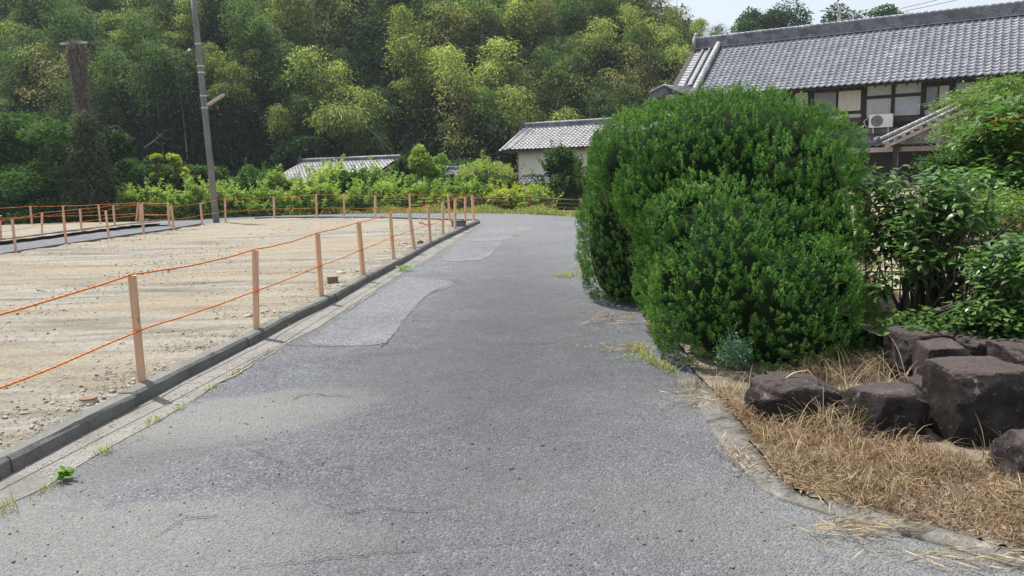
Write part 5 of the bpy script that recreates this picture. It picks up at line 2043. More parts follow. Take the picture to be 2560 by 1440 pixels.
# ------------------------------------------------------------------ the big clipped juniper
def juniper():
    root = empty('juniper', (1.95, 7.3, 0.05), label='huge rounded bright green clipped juniper bulging over the road edge', cat='shrub')
    # lobes: centre, radii
    lobes = [((2.08, 7.60, 1.43), (1.18, 1.12, .83)),
             ((2.04, 6.90, .66), (.95, 1.05, .88)),
             ((2.50, 7.05, .78), (.72, .92, .86)),
             ((1.58, 9.20, .82), (.80, .90, 1.22)),
             ((1.44, 8.20, 1.62), (.62, .78, .50)),
             ((2.72, 7.75, 1.05), (.68, .9, .82)),
             ((2.62, 6.15, .20), (.34, .36, .32)),
             ((1.72, 6.22, .55), (.60, .64, .72)),
             ((2.12, 6.10, .42), (.60, .70, .66)),
             ((1.62, 6.60, 1.00), (.50, .55, .36)),
             ((2.45, 6.75, 1.35), (.55, .50, .45)),
             ((1.55, 7.2, 1.62), (.5, .5, .42))]
    C = np.array([l[0] for l in lobes]); Rr = np.array([l[1] for l in lobes])
    r = np.random.default_rng(5)

    def inside_any(P, skip, shrink=.97):
        res = np.zeros(len(P), bool)
        for k in range(len(C)):
            d_ = np.sum(((P - C[k]) / (Rr[k] * shrink)) ** 2, 1)
            res |= (d_ < 1) & (skip != k)
        return res
    # plume seeds on the union surface
    area = np.array([(a_ * b_ + b_ * c_ + a_ * c_) for a_, b_, c_ in Rr])
    nP = 30000
    idx = r.choice(len(C), nP, p=area / area.sum())
    u = unit(r.normal(size=(nP, 3)))
    lump = vnoise(np.concatenate([(C[idx] + u * Rr[idx])], 0) * 3.2, 8, 3)
    sq = (np.sum(np.abs(u) ** 2.7, 1) ** (1 / 2.7))[:, None]
    P = C[idx] + u / sq * .94 * Rr[idx] * (1 - .13 * r.random(nP) ** 2.2 + .085 * lump + .025 * vnoise((C[idx] + u * Rr[idx]) * 9, 4, 2))[:, None]
    keep = (~inside_any(P, idx)) & (P[:, 2] > .04)
    P, u, idx, lump = P[keep], u[keep], idx[keep], lump[keep]
    nor = unit(u / Rr[idx])
    # drop what faces fully away from any near viewpoint is not needed; keep all for side views
    nP = len(P)
    axis = unit(nor * .62 + np.array([0, 0, .95]) + r.normal(size=(nP, 3)) * .20)
    plen = r.uniform(.035, .10, nP) * (1 + .5 * (r.random(nP) < .05))
    prad = plen * r.uniform(.26, .46, nP)
    ptint = r.normal(0, .09, nP) + .10 * lump
    K = 40
    f = r.random((nP, K)) ** .8
    ang = r.uniform(0, 2 * math.pi, (nP, K))
    e1 = unit(np.cross(axis, r.normal(size=(nP, 3))))
    e2 = np.cross(axis, e1)
    rad = prad[:, None] * (1 - f) ** .65 * r.uniform(.55, 1.05, (nP, K))
    radial = e1[:, None] * np.cos(ang)[..., None] + e2[:, None] * np.sin(ang)[..., None]
    pos = P[:, None] - axis[:, None] * .05 + axis[:, None] * (f * plen[:, None])[..., None] + radial * rad[..., None]
    d = axis[:, None] * .8 + radial * (.9 * (1 - f))[..., None] + r.normal(size=(nP, K, 3)) * .45
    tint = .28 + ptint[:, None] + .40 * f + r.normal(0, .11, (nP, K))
    pos = pos.reshape(-1, 3); d = d.reshape(-1, 3); tint = np.clip(tint.reshape(-1), 0, 1)
    n = len(pos)
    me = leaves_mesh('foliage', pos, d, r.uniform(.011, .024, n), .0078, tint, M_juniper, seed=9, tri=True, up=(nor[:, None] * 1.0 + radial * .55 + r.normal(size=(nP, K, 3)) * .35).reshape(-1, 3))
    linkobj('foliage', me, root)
    # long stray shoots on top
    ns = 260
    j = r.choice(nP, ns)
    sp = P[j]; sa = unit(axis[j] + np.array([0, 0, .5]))
    K2 = 26
    f = np.linspace(0, 1, K2)[None, :].repeat(ns, 0)
    ln = r.uniform(.06, .17, ns)
    pos = sp[:, None] + sa[:, None] * (f * ln[:, None])[..., None] + r.normal(size=(ns, K2, 3)) * .004
    d = sa[:, None] + r.normal(size=(ns, K2, 3)) * .45
    linkobj('stray_shoots', leaves_mesh('stray_shoots', pos.reshape(-1, 3), d.reshape(-1, 3), .022, .008, np.clip(r.normal(.75, .12, ns * K2), 0, 1), M_juniper, tri=True), root)
    # a few browned sprigs
    jb = r.choice(nP, 16)
    pos = (P[jb][:, None] + r.normal(size=(16, 40, 3)) * .02).reshape(-1, 3)
    tag(linkobj('brown_sprigs', leaves_mesh('brown_sprigs', pos, r.normal(size=(640, 3)), .03, .012, r.random(640), M_russet, tri=True), root), kind='stuff')
    # solid dark core that stops see-through, inner shade put into its colour
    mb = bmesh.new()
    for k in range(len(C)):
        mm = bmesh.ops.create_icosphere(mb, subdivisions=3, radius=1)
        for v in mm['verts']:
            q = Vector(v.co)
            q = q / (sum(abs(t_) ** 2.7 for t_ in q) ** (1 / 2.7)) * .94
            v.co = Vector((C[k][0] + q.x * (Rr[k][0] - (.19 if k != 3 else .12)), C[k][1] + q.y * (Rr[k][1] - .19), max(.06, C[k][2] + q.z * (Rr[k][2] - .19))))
    me = bpy.data.meshes.new('dark_core'); mb.to_mesh(me); mb.free()
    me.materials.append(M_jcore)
    linkobj('dark_core', me, root)
    t = MB()
    for x, y in ((1.9, 7.3), (1.5, 8.8), (2.4, 7.2)):
        t.tube([(x, y, -.05), (x + .03, y, .8)], [.08, .05], 8)
    t.build('trunk', [M_bark], root, True)


juniper()

# ------------------------------------------------------------------ broad-leaved shrubs on the right
def leaf_template(curl=.28):
    """a leaf 1 long: 4 stations, centre line and two edges, drooping to the tip"""
    st = [(0, .04, 0), (.28, .42, .0), (.62, .40, -.07 * curl * 4), (1.0, .0, -.24 * curl * 4)]
    V_, F_ = [], []
    for x, w, z in st:
        V_ += [(x, -w / 2 * .95, z + .09 * w), (x, 0, z), (x, w / 2 * .95, z + .09 * w)]
    for i in range(3):
        b_ = i * 3
        F_ += [(b_, b_ + 3, b_ + 4, b_ + 1), (b_ + 1, b_ + 4, b_ + 5, b_ + 2)]
    return np.array(V_), np.array(F_)


LV, LF = leaf_template()
leaf_meshes = {}


def leaf_obj_mesh(m, t):
    key = (m.name, t)
    if key not in leaf_meshes:
        leaf_meshes[key] = np_mesh('leaf', LV, LF, np.full(len(LF), t), m, True)
    return leaf_meshes[key]


def big_shrub(name, base, clumps, nshoot, leaf, m, label, cat, seed, nsingle=300, stems=True, outer=.9):
    r = np.random.default_rng(seed)
    root = empty(name, base, label=label, cat=cat)
    C = np.array(clumps)
    vol = C[:, 3] * C[:, 4] * C[:, 5]
    idx = r.choice(len(C), nshoot, p=vol / vol.sum())
    u = unit(r.normal(size=(nshoot, 3)))
    rad = r.random(nshoot) ** .45
    tip = C[idx, :3] + u * C[idx, 3:6] * rad[:, None]
    Ls = []
    for s_ in range(nshoot):
        ax = unit((u[s_] * .5 + np.array([0, -.15, .75]))[None])[0]
        k = r.integers(5, 9)
        a0 = r.uniform(0, 6.28)
        for q in range(k):
            a_ = a0 + q * 2.4
            f = q / k
            p = tip[s_] - ax * leaf * (.15 + 1.3 * f)
            hd = np.array([math.cos(a_), math.sin(a_), 0])
            pit = r.uniform(-.15, .55) - f * .5
            Ls.append((p, hd, pit, leaf * r.uniform(.7, 1.15), s_))
    n = len(Ls)
    depth = np.array([proj(l[0])[2] for l in Ls])
    vis = np.array([(lambda q: -20 < q[0] < 2600 and 0 < q[1] < 1440)(proj(l[0])) for l in Ls])
    order = np.argsort(depth + (~vis) * 100)
    single = set(order[:nsingle].tolist())
    restV, restF, restT = [], [], []
    st_t = np.clip(r.normal(.5, .18, nshoot), 0, 1)
    for i, (p, hd, pit, ln, s_) in enumerate(Ls):
        yaw = math.atan2(hd[1], hd[0])
        rollr = r.uniform(-.45, .45)
        Mx = Matrix.Rotation(yaw, 3, 'Z') @ Matrix.Rotation(-pit, 3, 'Y') @ Matrix.Rotation(rollr, 3, 'X')
        tt = float(np.clip(st_t[s_] + r.normal(0, .12), 0, 1))
        if i in single:
            o = bpy.data.objects.new('leaf', leaf_obj_mesh(m, round(tt * 6) / 6))
            COL.objects.link(o)
            o.parent = root
            o.location = Vector(p) - Vector(base)
            o.rotation_euler = Mx.to_euler()
            o.scale = (ln, ln * 1.05, ln)
        else:
            Mn = np.array(Mx)
            restV.append((LV * ln) @ Mn.T + p)
            restF.append(LF + len(LV) * len(restF))
            restT += [tt] * len(LF)
    if restV:
        tag(linkobj('foliage', np_mesh('foliage', np.concatenate(restV), np.concatenate(restF), np.array(restT), m, True), root), kind='stuff')
    if stems:
        mb = MB()
        b = Vector(base)
        for i in range(0, len(tip), max(1, len(tip) // 60)):
            t_ = Vector(tip[i])
            s0_ = b + Vector((r.uniform(-.25, .25), r.uniform(-.15, .15), 0))
            m_ = s0_.lerp(t_, .5) + Vector((r.uniform(-.12, .12), r.uniform(-.1, .1), .08))
            mb.tube([s0_, m_, t_], [.016, .010, .004], 5)
        mb.build('stems', [M_bark], root, True)
    return root


def cl_px(x0, x1, y0, y1, Y, dy):
    c = at((x0 + x1) / 2, (y0 + y1) / 2, Y)
    rx = (x1 - x0) / FPX * Y / 2; rz = (y1 - y0) / FPX * Y / 2
    return (c.x, c.y, c.z, rx, dy, rz)


# the wide leafy shrub above the stones
big_shrub('broadleaf_shrub', (at(2330, 820, 5.9).x, 5.9, .36),
          [cl_px(2170, 2350, 430, 640, 6.3, .5), cl_px(2280, 2480, 400, 600, 6.1, .5), cl_px(2200, 2420, 560, 700, 5.9, .25), cl_px(2380, 2560, 560, 780, 5.7, .4), cl_px(2160, 2260, 400, 500, 6.6, .35), cl_px(2170, 2260, 640, 760, 5.9, .15), cl_px(2160, 2260, 500, 660, 6.4, .3)],
          680, .088, M_bigleaf, 'wide broad-leaved green shrub right of the juniper, above the stones', 'shrub', 501)
big_shrub('broadleaf_shrub', (at(2510, 700, 5.4).x, 5.5, .36),
          [cl_px(2430, 2640, 560, 760, 5.3, .4), cl_px(2400, 2620, 690, 830, 5.2, .3)],
          260, .075, M_bigleaf2, 'lighter green broad-leaved shrub at the right picture edge above the slabs', 'shrub', 502, 150)
# tall tree, upper right
big_shrub('broadleaf_tree', (at(2560, 700, 7.6).x, 7.6, .36),
          [cl_px(2470, 2700, 195, 330, 7.6, .6), cl_px(2420, 2640, 240, 380, 7.4, .6), cl_px(2440, 2660, 330, 500, 7.2, .6), cl_px(2380, 2520, 400, 480, 7.1, .4), cl_px(2400, 2500, 300, 370, 7.5, .4)],
          520, .112, M_bigleaf2, 'tall broad-leaved tree with a few red leaves in the upper right', 'tree', 503)
# red leaves
rt_ = empty('red_leaved_shrub', (at(2500, 640, 5.6).x, 5.8, .36), label='sprays of reddish new leaves in the greenery at the right edge', cat='shrub')
r = np.random.default_rng(12)
pp = []
for (px, py, Y, k, sp) in [(2470, 305, 6.7, 6, .04), (2500, 300, 6.7, 7, .05), (2530, 296, 6.7, 6, .04), (2540, 540, 5.0, 5, .05), (2445, 318, 6.7, 4, .03)]:
    c = np.array(at(px, py, Y))
    pp.append(c + r.normal(size=(k, 3)) * sp)
pp = np.concatenate(pp)
linkobj('red_leaves', leaves_mesh('red_leaves', pp, r.normal(size=(len(pp), 3)) + np.array([0, 0, .4]), .06, .022, r.random(len(pp)), M_redleaf), rt_)
mb = MB()
for px, py, Y in [(2540, 545, 5.1)]:
    q = at(px, py, Y)
    mb.tube([Vector(rt_.location), Vector(rt_.location).lerp(q, .6) + Vector((.05, .2, .1)), q], [.02, .012, .005], 5)
mb.build('stems', [M_bark], rt_, True)
# fine-leaved maple-like branches
def fine_shrub(name, base, clumps, n, leaf, m, label, cat, seed, aspect=.4, flatten=True):
    r = np.random.default_rng(seed)
    root = empty(name, base, label=label, cat=cat)
    C = np.array(clumps)
    w = C[:, 3] * C[:, 5]
    nt_ = 90
    idx = r.choice(len(C), nt_, p=w / w.sum())
    u = unit(r.normal(size=(nt_, 3)))
    cc = C[idx, :3] + u * C[idx, 3:6] * (r.random(nt_) ** .4)[:, None]
    j = r.integers(0, nt_, n)
    rr = np.mean(C[:, 3]) * .34
    pos = cc[j] + r.normal(size=(n, 3)) * np.array([rr, rr, rr * .28])
    d = r.normal(size=(n, 3)) * np.array([1, 1, .35]) + np.array([-.3, -.2, -.1])
    up = r.normal(size=(n, 3)) * .35 + np.array([0, 0, 1.])
    ti = np.clip(r.normal(.5, .2, n) + r.normal(0, .12, nt_)[j], 0, 1)
    linkobj('foliage', flat_leaves('foliage', pos, d, up, leaf * r.uniform(.7, 1.3, n), leaf * aspect, ti, m), root)
    mb = MB()
    b = Vector(base)
    for i in range(0, nt_, 5):
        t_ = Vector(cc[i])
        mb.tube([b, b.lerp(t_, .5) + Vector((.1, .05, .15)), t_], [.025, .014, .004], 5)
    mb.build('stems', [M_bark], root, True)
    return root


fine_shrub('maple', (at(2520, 700, 9).x, 9.0, .36), [cl_px(2370, 2470, 225, 300, 9, .5), cl_px(2340, 2450, 285, 350, 8.9, .5), cl_px(2440, 2620, 190, 260, 9.2, .5), cl_px(2360, 2430, 340, 400, 8.6, .4)], 7000, .045, M_maple, 'fine-leaved light green maple branches before the big house roof', 'tree', 511)
fine_shrub('azalea', (at(2540, 640, 6.4).x, 6.6, .36), [cl_px(2420, 2640, 470, 600, 6.4, .5), cl_px(2360, 2500, 470, 540, 6.9, .4), cl_px(2470, 2640, 590, 700, 6.0, .4)], 8000, .040, M_maple, 'bright small-leaved shrub at the right edge behind the broad leaves', 'shrub', 512)
fine_shrub('boxwood', (at(2400, 560, 8.2).x, 8.4, .3), [cl_px(2330, 2460, 370, 470, 8.2, .5)], 7000, .045, M_tree_m, 'small-leaved green shrub under the lower house roof', 'shrub', 513, .6)
fine_shrub('ivy', (at(2480, 790, 5.3).x, 5.3, .36), [cl_px(2420, 2640, 750, 850, 5.2, .25), cl_px(2230, 2420, 790, 846, 5.5, .2)], 3400, .05, M_tree_m, 'low shaded ivy carpet just behind the flat slabs', 'ground plant', 514, .8)
# shade hedge mass behind at far right, closing the view to the yard
broad_tree('garden_tree', (7.6, 11.5, .3), 2.1, 1.3, 9000, .10, M_tree_d, 'dark evergreen garden tree deep behind the leafy shrubs at the right edge', 'tree', 515, nclump=30)

# ------------------------------------------------------------------ thin fence behind the leafy shrub
fe = empty('stick_fence', (2.6, 6.7, .36), label='low dark fence of thin sticks and rails behind the broad-leaved shrub', cat='fence')
fa = at(2165, 700, 6.9); fb = at(2620, 690, 6.5)
fa.z = fb.z = .36
for k in range(26):
    q = fa.lerp(fb, k / 25)
    mb = MB()
    mb.tube([q - UP * .05, q + Vector((rnd.uniform(-.07, .07), 0, rnd.uniform(.42, .5)))], .007, 5)
    mb.build('stick', [M_dwood], fe)
for z in (.04, .20, .44):
    mb = MB()
    mb.tube([fa + UP * z, fa.lerp(fb, .5) + UP * (z + .01), fb + UP * z], .007, 5)
    mb.build('rail', [M_dwood], fe)

# ------------------------------------------------------------------ dry grass in the planter
r = np.random.default_rng(91)


def scatter_px(n, poly, z=0.05, dens=None):
    xs_ = [p[0] for p in poly]; ys_ = [p[1] for p in poly]
    W3 = [G(x, y, z) for x, y in poly]
    wx = [p.x for p in W3]; wy = [p.y for p in W3]
    out_ = []
    while len(out_) < n:
        X = r.uniform(min(wx), max(wx), n); Y = r.uniform(min(wy), max(wy), n)
        ok = inside([(p.x, p.y) for p in W3], X, Y)
        for x, y in zip(X[ok], Y[ok]): out_.append((x, y, z))
    return np.array(out_[:n])


bed = [(1790, 985), (1870, 1070), (1940, 1180), (2000, 1222), (2180, 1268), (2330, 1305), (2560, 1372), (2700, 1400), (2700, 1180), (2480, 1170), (2320, 1120), (2290, 1120), (2120, 1090), (1900, 1040)]
blades('dry_grass', scatter_px(2300, bed, .04), .085, .0042, M_straw, 1.7, 71, .4, .7, kind='stuff')
blades('russet_grass', scatter_px(5200, bed, .04), .05, .0042, M_russet, 1.2, 72, .5, .5, kind='stuff')
# lying straw litter
Pl_ = scatter_px(9000, bed, .055)
Pl_ = Pl_[(vnoise(Pl_ * 4.2, 33, 3) + r.normal(size=len(Pl_)) * .2) > .2]
back_ = [(1830, 1010), (1900, 1110), (1990, 1180), (2300, 1190), (2480, 1200), (2420, 1150), (2290, 1120), (2120, 1080), (1900, 1030)]
blades('tall_russet_stalks', scatter_px(900, back_, .04), .17, .0042, M_russet, .8, 73, .55, .5, segs=5, kind='stuff')
blades('tall_straw_stalks', scatter_px(420, back_, .04), .22, .0045, M_straw, .8, 74, .5, .5, segs=5, kind='stuff')
blades('straw_behind_stones', scatter_px(520, [(1960, 960), (2200, 960), (2300, 930), (2220, 900), (2000, 920)], .04), .26, .0045, M_straw, .7, 75, .4, .5, segs=5, kind='stuff')
a_ = r.uniform(0, 6.28, len(Pl_))
dd_ = np.stack([np.cos(a_), np.sin(a_), r.normal(0, .18, len(a_))], 1)
tag(linkobj('straw_litter', leaves_mesh('straw_litter', Pl_, dd_, r.uniform(.03, .12, len(Pl_)), .0042, np.clip(r.normal(.5, .25, len(Pl_)), 0, 1), M_straw)), kind='stuff')
# dead leaves / chips
Pl_ = scatter_px(1600, bed, .05)
tag(linkobj('leaf_litter', leaves_mesh('leaf_litter', Pl_, np.stack([r.normal(size=1600), r.normal(size=1600), r.normal(0, .25, 1600)], 1), r.uniform(.015, .035, 1600), .014, r.random(1600), M_russet)), kind='stuff')
# tall dry stalks, tufts: each its own thing
tufts = [((2230, 1000), .42, 55, 'tall dry grass tuft with long arching stalks before the slabs', .42), ((2060, 1075), .30, 60, 'straw tuft with a bent stalk over the humped stone', .35), ((2155, 1085), .30, 50, 'brownish dry tuft between the two rounded stones', .3),
         ((1930, 1000), .24, 70, 'tangled dry tuft at the juniper foot beside the kerb', .3), ((1815, 985), .14, 80, 'flattened straw tuft spilling over the kerb bend', .1), ((2180, 1225), .16, 50, 'short straw tuft in the middle of the planter', .2),
         ((2500, 1165), .22, 26, 'thin dry stalks standing before the rounded stone at the right edge', .2), ((2110, 985), .36, 40, 'dry stalks rising against the juniper right flank', .3), ((1720, 965), .10, 60, 'low straw tuft on the asphalt at the front of the juniper', .1)]
for i, ((px, py), ln, k, lab, cv) in enumerate(tufts):
    c = G(px, py, .04)
    pts = np.array([(c.x + r.normal() * .07, c.y + r.normal() * .05, .03) for _ in range(k)])
    o = blades('dry_tuft', pts, ln, .006, M_straw, .7, 120 + i, .55, cv, segs=5)
    tag(o, lab, 'dry grass', 'dry grass tufts round the planter')
# bent thick straw over stone
mb = MB()
P = [at(1885, 1000, 4.55), at(1985, 932, 4.6), at(2020, 925, 4.6), at(2052, 968, 4.55)]
mb.tube(P, [.005, .005, .004, .003], 5)
mb.build('straw_stalk', [noisy('straw_stalk', (.42, .32, .16), (.60, .48, .27), 9)], None, True, label='long bent straw stalk lying over the humped stone', cat='straw')
# straw drifts on the kerb and asphalt
def drift(px, py, n, sx_, sy_, lab, seed, ang=None, z=.03, ln=.13):
    rr = np.random.default_rng(seed)
    c = G(px, py, z)
    P_ = np.stack([c.x + rr.normal(size=n) * sx_, c.y + rr.normal(size=n) * sy_, z + rr.random(n) * .02], 1)
    a1 = rr.normal(ang, .55, n) if ang is not None else rr.uniform(0, 6.28, n)
    d_ = np.stack([np.cos(a1), np.sin(a1), rr.normal(.02, .10, n)], 1)
    o = linkobj('straw_drift', leaves_mesh('straw_drift', P_, d_, rr.uniform(.04, ln, n), .0055, np.clip(rr.normal(.6, .2, n), 0, 1), M_straw))
    tag(o, lab, 'dry grass', 'straw lying on the road edge')


drift(2130, 1320, 130, .13, .05, 'drift of pale straw lying across the asphalt at the planter front', 131, -.25)
drift(2420, 1392, 90, .20, .05, 'thin straw line along the kerb near the bottom right corner', 132, -.25)
drift(1850, 1150, 90, .05, .16, 'straw line along the outer side of the curved kerb', 133, 1.3)
drift(1570, 868, 170, .22, .07, 'straw and weeds spreading onto the asphalt left of the juniper front', 134, None)
drift(1760, 1000, 150, .12, .10, 'thick straw mat at the kerb bend under the juniper', 135, None)
drift(1530, 800, 60, .12, .2, 'sparse dry stalks between the two juniper lobes', 136, None, ln=.3)
# dark mossy line and weeds at the front of the juniper
blades('edge_weeds', np.concatenate([scatter_px(260, [(1560, 860), (1600, 900), (1700, 955), (1690, 930), (1600, 870)], .0), scatter_px(130, [(1470, 640), (1425, 690), (1455, 700), (1480, 660)], 0), scatter_px(120, [(1440, 690), (1420, 697), (1380, 692), (1430, 684)], 0)]), .09, .007, M_weed, .9, 140, .6, .5, kind='stuff')
# arching pale grass left of the juniper
c = G(1462, 668, 0)
pts = np.array([(c.x + .08 + r.normal() * .04, c.y + r.normal() * .08, .0) for _ in range(26)])
dr = np.stack([-1 + r.normal(size=26) * .35, r.normal(size=26) * .5, 0 * pts[:, 0]], 1)
tag(blades('arching_grass', pts, .46, .010, M_palegrass, .9, 150, .6, .55, segs=6, dirs=dr), 'pale green arching grass blades leaning over the asphalt left of the juniper', 'grass tuft')
c = G(1535, 800, 0)
pts = np.array([(c.x + r.normal() * .05, c.y + r.normal() * .1, .0) for _ in range(12)])
tag(blades('wispy_grass', pts, .40, .006, M_straw, .9, 151, .5, .5, segs=6, dirs=np.stack([-1 + r.normal(size=12) * .6, r.normal(size=12) * .5, 0 * pts[:, 0]], 1)), 'wispy dry grass stalks with a red tip in the notch of the juniper', 'grass tuft')
# fresh weeds on the stones
for i, ((px, py, Y), lab) in enumerate([((2345, 1010, 4.28), 'bright green fleabane weed rooted beside the large square boulder'), ((2528, 1140, 3.85), 'small bright weed on the rounded stone at the right edge')]):
    c = at(px, py, Y)
    k = 70
    f = r.random(k)
    pos = np.stack([c.x + r.normal(size=k) * .006, c.y + r.normal(size=k) * .006, c.z - .05 + f * .09], 1)
    a1 = r.uniform(0, 6.28, k)
    d_ = np.stack([np.cos(a1), np.sin(a1), .5 + 0 * a1], 1)
    o = linkobj('fresh_weed', leaves_mesh('fresh_weed', pos, d_, .035, .006, np.clip(.4 + .6 * f, 0, 1), M_weed_g))
    tag(o, lab, 'weed')
# blue-green shoot low on the juniper front
c = at(1835, 880, 5.45)
pos = np.array(c) + r.normal(size=(1400, 3)) * np.array([.05, .05, .05])
tag(linkobj('cypress_seedling', leaves_mesh('cypress_seedling', pos, r.normal(size=(1400, 3)) + np.array([-.2, 0, .8]), .03, .007, np.clip(r.normal(.5, .2, 1400), 0, 1), leafmat('blue_green_needle', (.04, .10, .06), (.08, .17, .10), (.15, .26, .15), .1))), 'blue-green feathery shoot low at the front of the juniper', 'shoot')

# ------------------------------------------------------------------ weeds along the gutter seam, each its own
seam_weeds = [(160, 1200, .085, 46, 1, 'largest broad-leaved weed in the gutter seam, bottom left'), (18, 1275, .10, 26, 0, 'tall grass weed in the seam at the left picture edge'), (118, 1222, .05, 30, 0, 'low weed in the seam left of the largest one'), (262, 1128, .05, 40, 0, 'spreading weed in the seam right of the largest one'),
              (390, 1052, .055, 34, 0, 'weed in the seam above the pale patch, left'), (452, 1022, .035, 26, 1, 'small bright weed in the seam just above the pale patch'), (528, 972, .05, 36, 0, 'weed in the seam left of the pale patch end'), (590, 935, .05, 26, 0, 'thin weed in the seam opposite the nearest stake'), (680, 882, .045, 26, 0, 'thin weed in the seam past the nearest stake'),
              (1012, 676, .13, 34, 1, 'taller weed in the seam where the kerb bends'), (985, 694, .07, 26, 0, 'weed beside the taller one at the kerb bend'), (1105, 630, .10, 26, 0, 'weed in the seam beyond the kerb bend'), (1290, 590, .10, 60, 0, 'straw-coloured weed patch in a crack far up the road'), (1300, 580, .08, 40, 0, 'grass growing in the far crack beside the straw patch'),
              (345, 1098, .03, 20, 0, 'tiny weed at the left tip of the pale patch'), (1570, 895, .05, 40, 1, 'green weed at the juniper front left corner')]
for i, (px, py, ln, k, kind_, lab) in enumerate(seam_weeds):
    c = G(px, py, .006)
    sp = .02 if py > 900 else .06
    if kind_ == 1:
        a1 = r.uniform(0, 6.28, k)
        pos = np.stack([c.x + r.normal(size=k) * sp * .9, c.y + r.normal(size=k) * sp * 1.2, .006 + r.random(k) * ln * .5], 1)
        d_ = np.stack([np.cos(a1), np.sin(a1), .5 + r.normal(size=k) * .3], 1)
        me = flat_leaves('weed', pos, d_, np.tile([[0, 0, 1.]], (k, 1)) + r.normal(size=(k, 3)) * .3, ln * r.uniform(.35, .75, k), ln * .3, np.clip(r.normal(.6, .15, k), 0, 1), M_weed_g)
        o = linkobj('weed', me)
    else:
        pts = np.stack([c.x + r.normal(size=k) * sp * 1.3, c.y + r.normal(size=k) * sp * 2.0, np.full(k, .005)], 1)
        o = blades('weed', pts, ln, .005, M_weed, .8, 160 + i, .6, .35)
    tag(o, lab, 'weed', 'weeds in the gutter seam')
# moss / grit along the seam
pts = []
for p in resample(seam, .02)[200:]:
    if r.random() < .45: pts.append((p.x + r.normal() * .02, p.y + r.normal() * .03, .008))
pts = np.array(pts)
blades('seam_grass', pts, .022, .006, M_weed, 1.0, 170, .75, .3, segs=2, kind='stuff')

# ------------------------------------------------------------------ rubble on the dirt, caps and boxes
def pebbles(name, pts, size, m, seed, **kw):
    rr = np.random.default_rng(seed)
    ico = np.array([(0, 0, 1), (.89, 0, .45), (.28, .85, .45), (-.72, .53, .45), (-.72, -.53, .45), (.28, -.85, .45), (.72, .53, -.45), (-.28, .85, -.45), (-.89, 0, -.45), (-.28, -.85, -.45), (.72, -.53, -.45), (0, 0, -1)])
    fc_ = np.array([(0, 1, 2), (0, 2, 3), (0, 3, 4), (0, 4, 5), (0, 5, 1), (1, 6, 2), (2, 7, 3), (3, 8, 4), (4, 9, 5), (5, 10, 1), (6, 7, 2), (7, 8, 3), (8, 9, 4), (9, 10, 5), (10, 6, 1), (11, 7, 6), (11, 8, 7), (11, 9, 8), (11, 10, 9), (11, 6, 10)])
    n = len(pts)
    sz = size * rr.lognormal(0, .45, n)
    an = rr.uniform(0, 6.28, n)
    V_ = ico[None] * (1 + rr.normal(size=(n, 12, 1)) * .18)
    V_ = V_ * np.stack([sz, sz * rr.uniform(.5, 1, n), sz * rr.uniform(.35, .7, n)], 1)[:, None]
    c, s_ = np.cos(an)[:, None], np.sin(an)[:, None]
    V_ = np.stack([V_[..., 0] * c - V_[..., 1] * s_, V_[..., 0] * s_ + V_[..., 1] * c, V_[..., 2]], 2) + np.asarray(pts)[:, None]
    F_ = (fc_[None] + (np.arange(n) * 12)[:, None, None]).reshape(-1, 3)
    return tag(linkobj(name, np_mesh(name, V_.reshape(-1, 3), F_, None, m)), **kw)


def field_pts(n, ymax, bias):
    out_ = []
    fp = [(p[0], p[1]) for p in field_poly]
    while len(out_) < n:
        X = r.uniform(-14, 0, 4000); Y = 3 + (ymax - 3) * r.random(4000) ** bias
        ok = inside(fp, X, Y)
        ok &= (vnoise(np.stack([X * .8, Y * 2.2, 0 * X], 1), 17, 2) + r.normal(size=4000) * .4) > .05
        out_ += list(zip(X[ok], Y[ok]))
    A = np.array(out_[:n])
    return np.concatenate([A, np.full((n, 1), .085)], 1)


pebbles('gravel', field_pts(9000, 14, 1.0), .0062, M_gravel, 201, kind='stuff')
pebbles('soil_clods', field_pts(5500, 23, .9), .0095, M_dirt, 202, kind='stuff')
# denser rubble near the kerb
kp = []
for i in range(4200):
    q = r.random() ** 1.3
    p = pick(mid_kb, .06 + .9 * q)
    s_ = side_of(mid_kb, min(len(mid_kb) - 1, int((.06 + .9 * q) * len(mid_kb))))
    o = abs(r.normal()) * .35 + .03
    kp.append((p.x + s_.x * o, p.y + s_.y * o, .088))
pebbles('rubble', np.array(kp), .0085, M_gravel, 203, kind='stuff')
# grit on the road edge
gp = []
for i in range(1500):
    p = pick(kbot, r.uniform(.05, .95)); s_ = side_of(kbot, 5)
    o = r.uniform(.01, .3)
    gp.append((p.x - s_.x * o, p.y - s_.y * o, .006))
pebbles('grit', np.array(gp), .004, M_stone, 204, kind='stuff')
gp = []
for i in range(2600):
    Y = 2.0 + 7 * r.random() ** 1.6
    X = r.uniform(-1.9, 1.4)
    gp.append((X * (Y / 4 + .4), Y, .004))
gp = [g for g in gp if inside([(p[0], p[1]) for p in road], np.array([g[0]]), np.array([g[1]]))[0]]
pebbles('road_grit', np.array(gp), .0035, M_asphalt_pale, 205, kind='stuff')


def lone_stone(px, py, s_, lab, seed, m=M_stone):
    c = G(px, py, .012 if 'gutter' in lab else .09)
    o = pebbles('stone', np.array([(0, 0, 0)]), s_, m, seed)
    o.location = c
    tag(o, lab, 'stone', 'loose stones on the bare field')


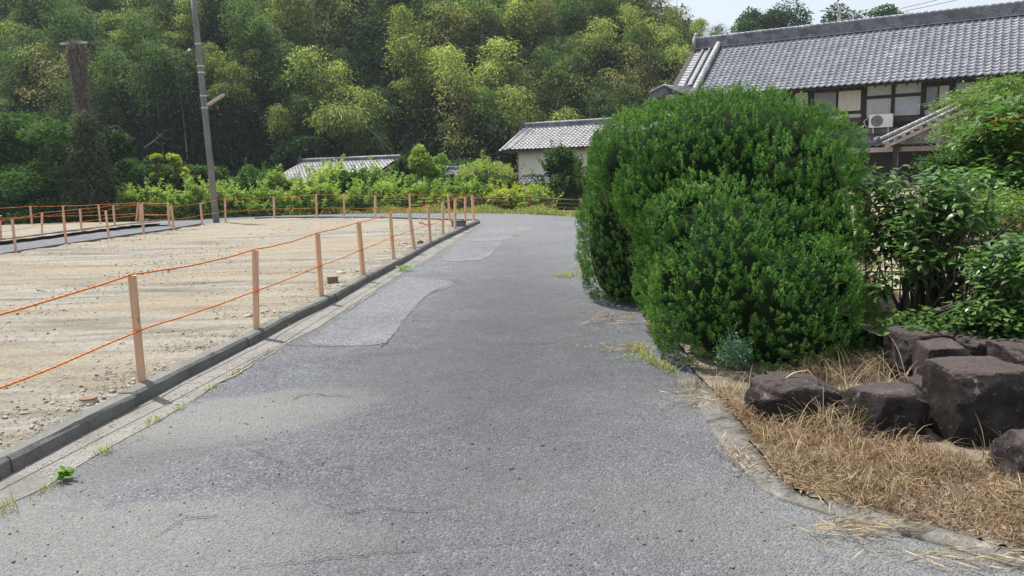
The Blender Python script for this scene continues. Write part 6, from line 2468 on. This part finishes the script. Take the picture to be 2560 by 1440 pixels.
for i, (px, py, s_, lab) in enumerate([(880, 690, .05, 'flat pale stone on the dirt near the fourth stake'), (853, 684, .07, 'longer pale stone left of the flat one on the dirt'), (1052, 607, .09, 'dark broken stone right of the leaning sixth stake'), (1012, 608, .08, 'pale lump of rubble left of the leaning sixth stake'),
                                       (1087, 584, .06, 'small reddish stone between two far kerb stakes'), (1024, 620, .05, 'small brown stone at the foot of the leaning sixth stake'), (620, 790, .04, 'pale stone at the kerb left of the second stake'), (715, 812, .016, 'small pale chip on the gutter strip beside the kerb')]):
    lone_stone(px, py, s_, lab, 220 + i, M_stone if 'dark' not in lab else M_rock)

# clay cap near the kerb
c = G(222, 1003, .09)
cp = empty('pipe_cap', c, label='small round brown drain cap sitting in the dirt near the kerb', cat='drain cap')
mb = MB()
mb.tube([c - UP * .03, c + UP * .018], .055, 18)
mb.build('pipe', [M_stone], cp, True)
mb = MB()
mb.tube([c + UP * .019, c + UP * .028], .058, 18)
mb.build('lid', [M_cap], cp)
# square cap past the third stake
c = G(832, 706, .09)
bx = empty('valve_box', c, label='small dark square valve box in the dirt beside the third stake', cat='valve box')
mb = MB(); mb.box(c + UP * .02, (.14, .10, .10), .3); mb.build('box', [M_kerb], bx)
mb = MB(); mb.box(c + UP * .078, (.15, .11, .012), .3); mb.build('lid', [M_cap], bx)
c = G(1147, 566, .09)
bx = empty('concrete_box', c, label='low grey concrete box with a dark lid near the field corner', cat='box')
mb = MB(); mb.box(c + UP * .05, (.36, .26, .14), .1); mb.build('box', [M_kerb], bx)
mb = MB(); mb.box(c + UP * .132, (.38, .28, .022), .1); mb.build('lid', [M_dwood], bx)

# ------------------------------------------------------------------ summer haze
mb = MB()
mb.frame_box((-110, -6, -4.5), (210, 0, 0), (0, 150, 0), (0, 0, 62))
hm = bpy.data.materials.new('haze')
hm.use_nodes = True
hn = hm.node_tree
for n_ in list(hn.nodes):
    if n_.type != 'OUTPUT_MATERIAL': hn.nodes.remove(n_)
pv = hn.nodes.new('ShaderNodeVolumePrincipled')
pv.inputs['Color'].default_value = (.80, .90, 1.0, 1)
pv.inputs['Density'].default_value = .0005
pv.inputs['Anisotropy'].default_value = .3
hn.links.new(pv.outputs[0], hn.nodes['Material Output'].inputs['Volume'])
mb.build('haze', [hm], None, kind='stuff')
S.cycles.volume_bounces = 0
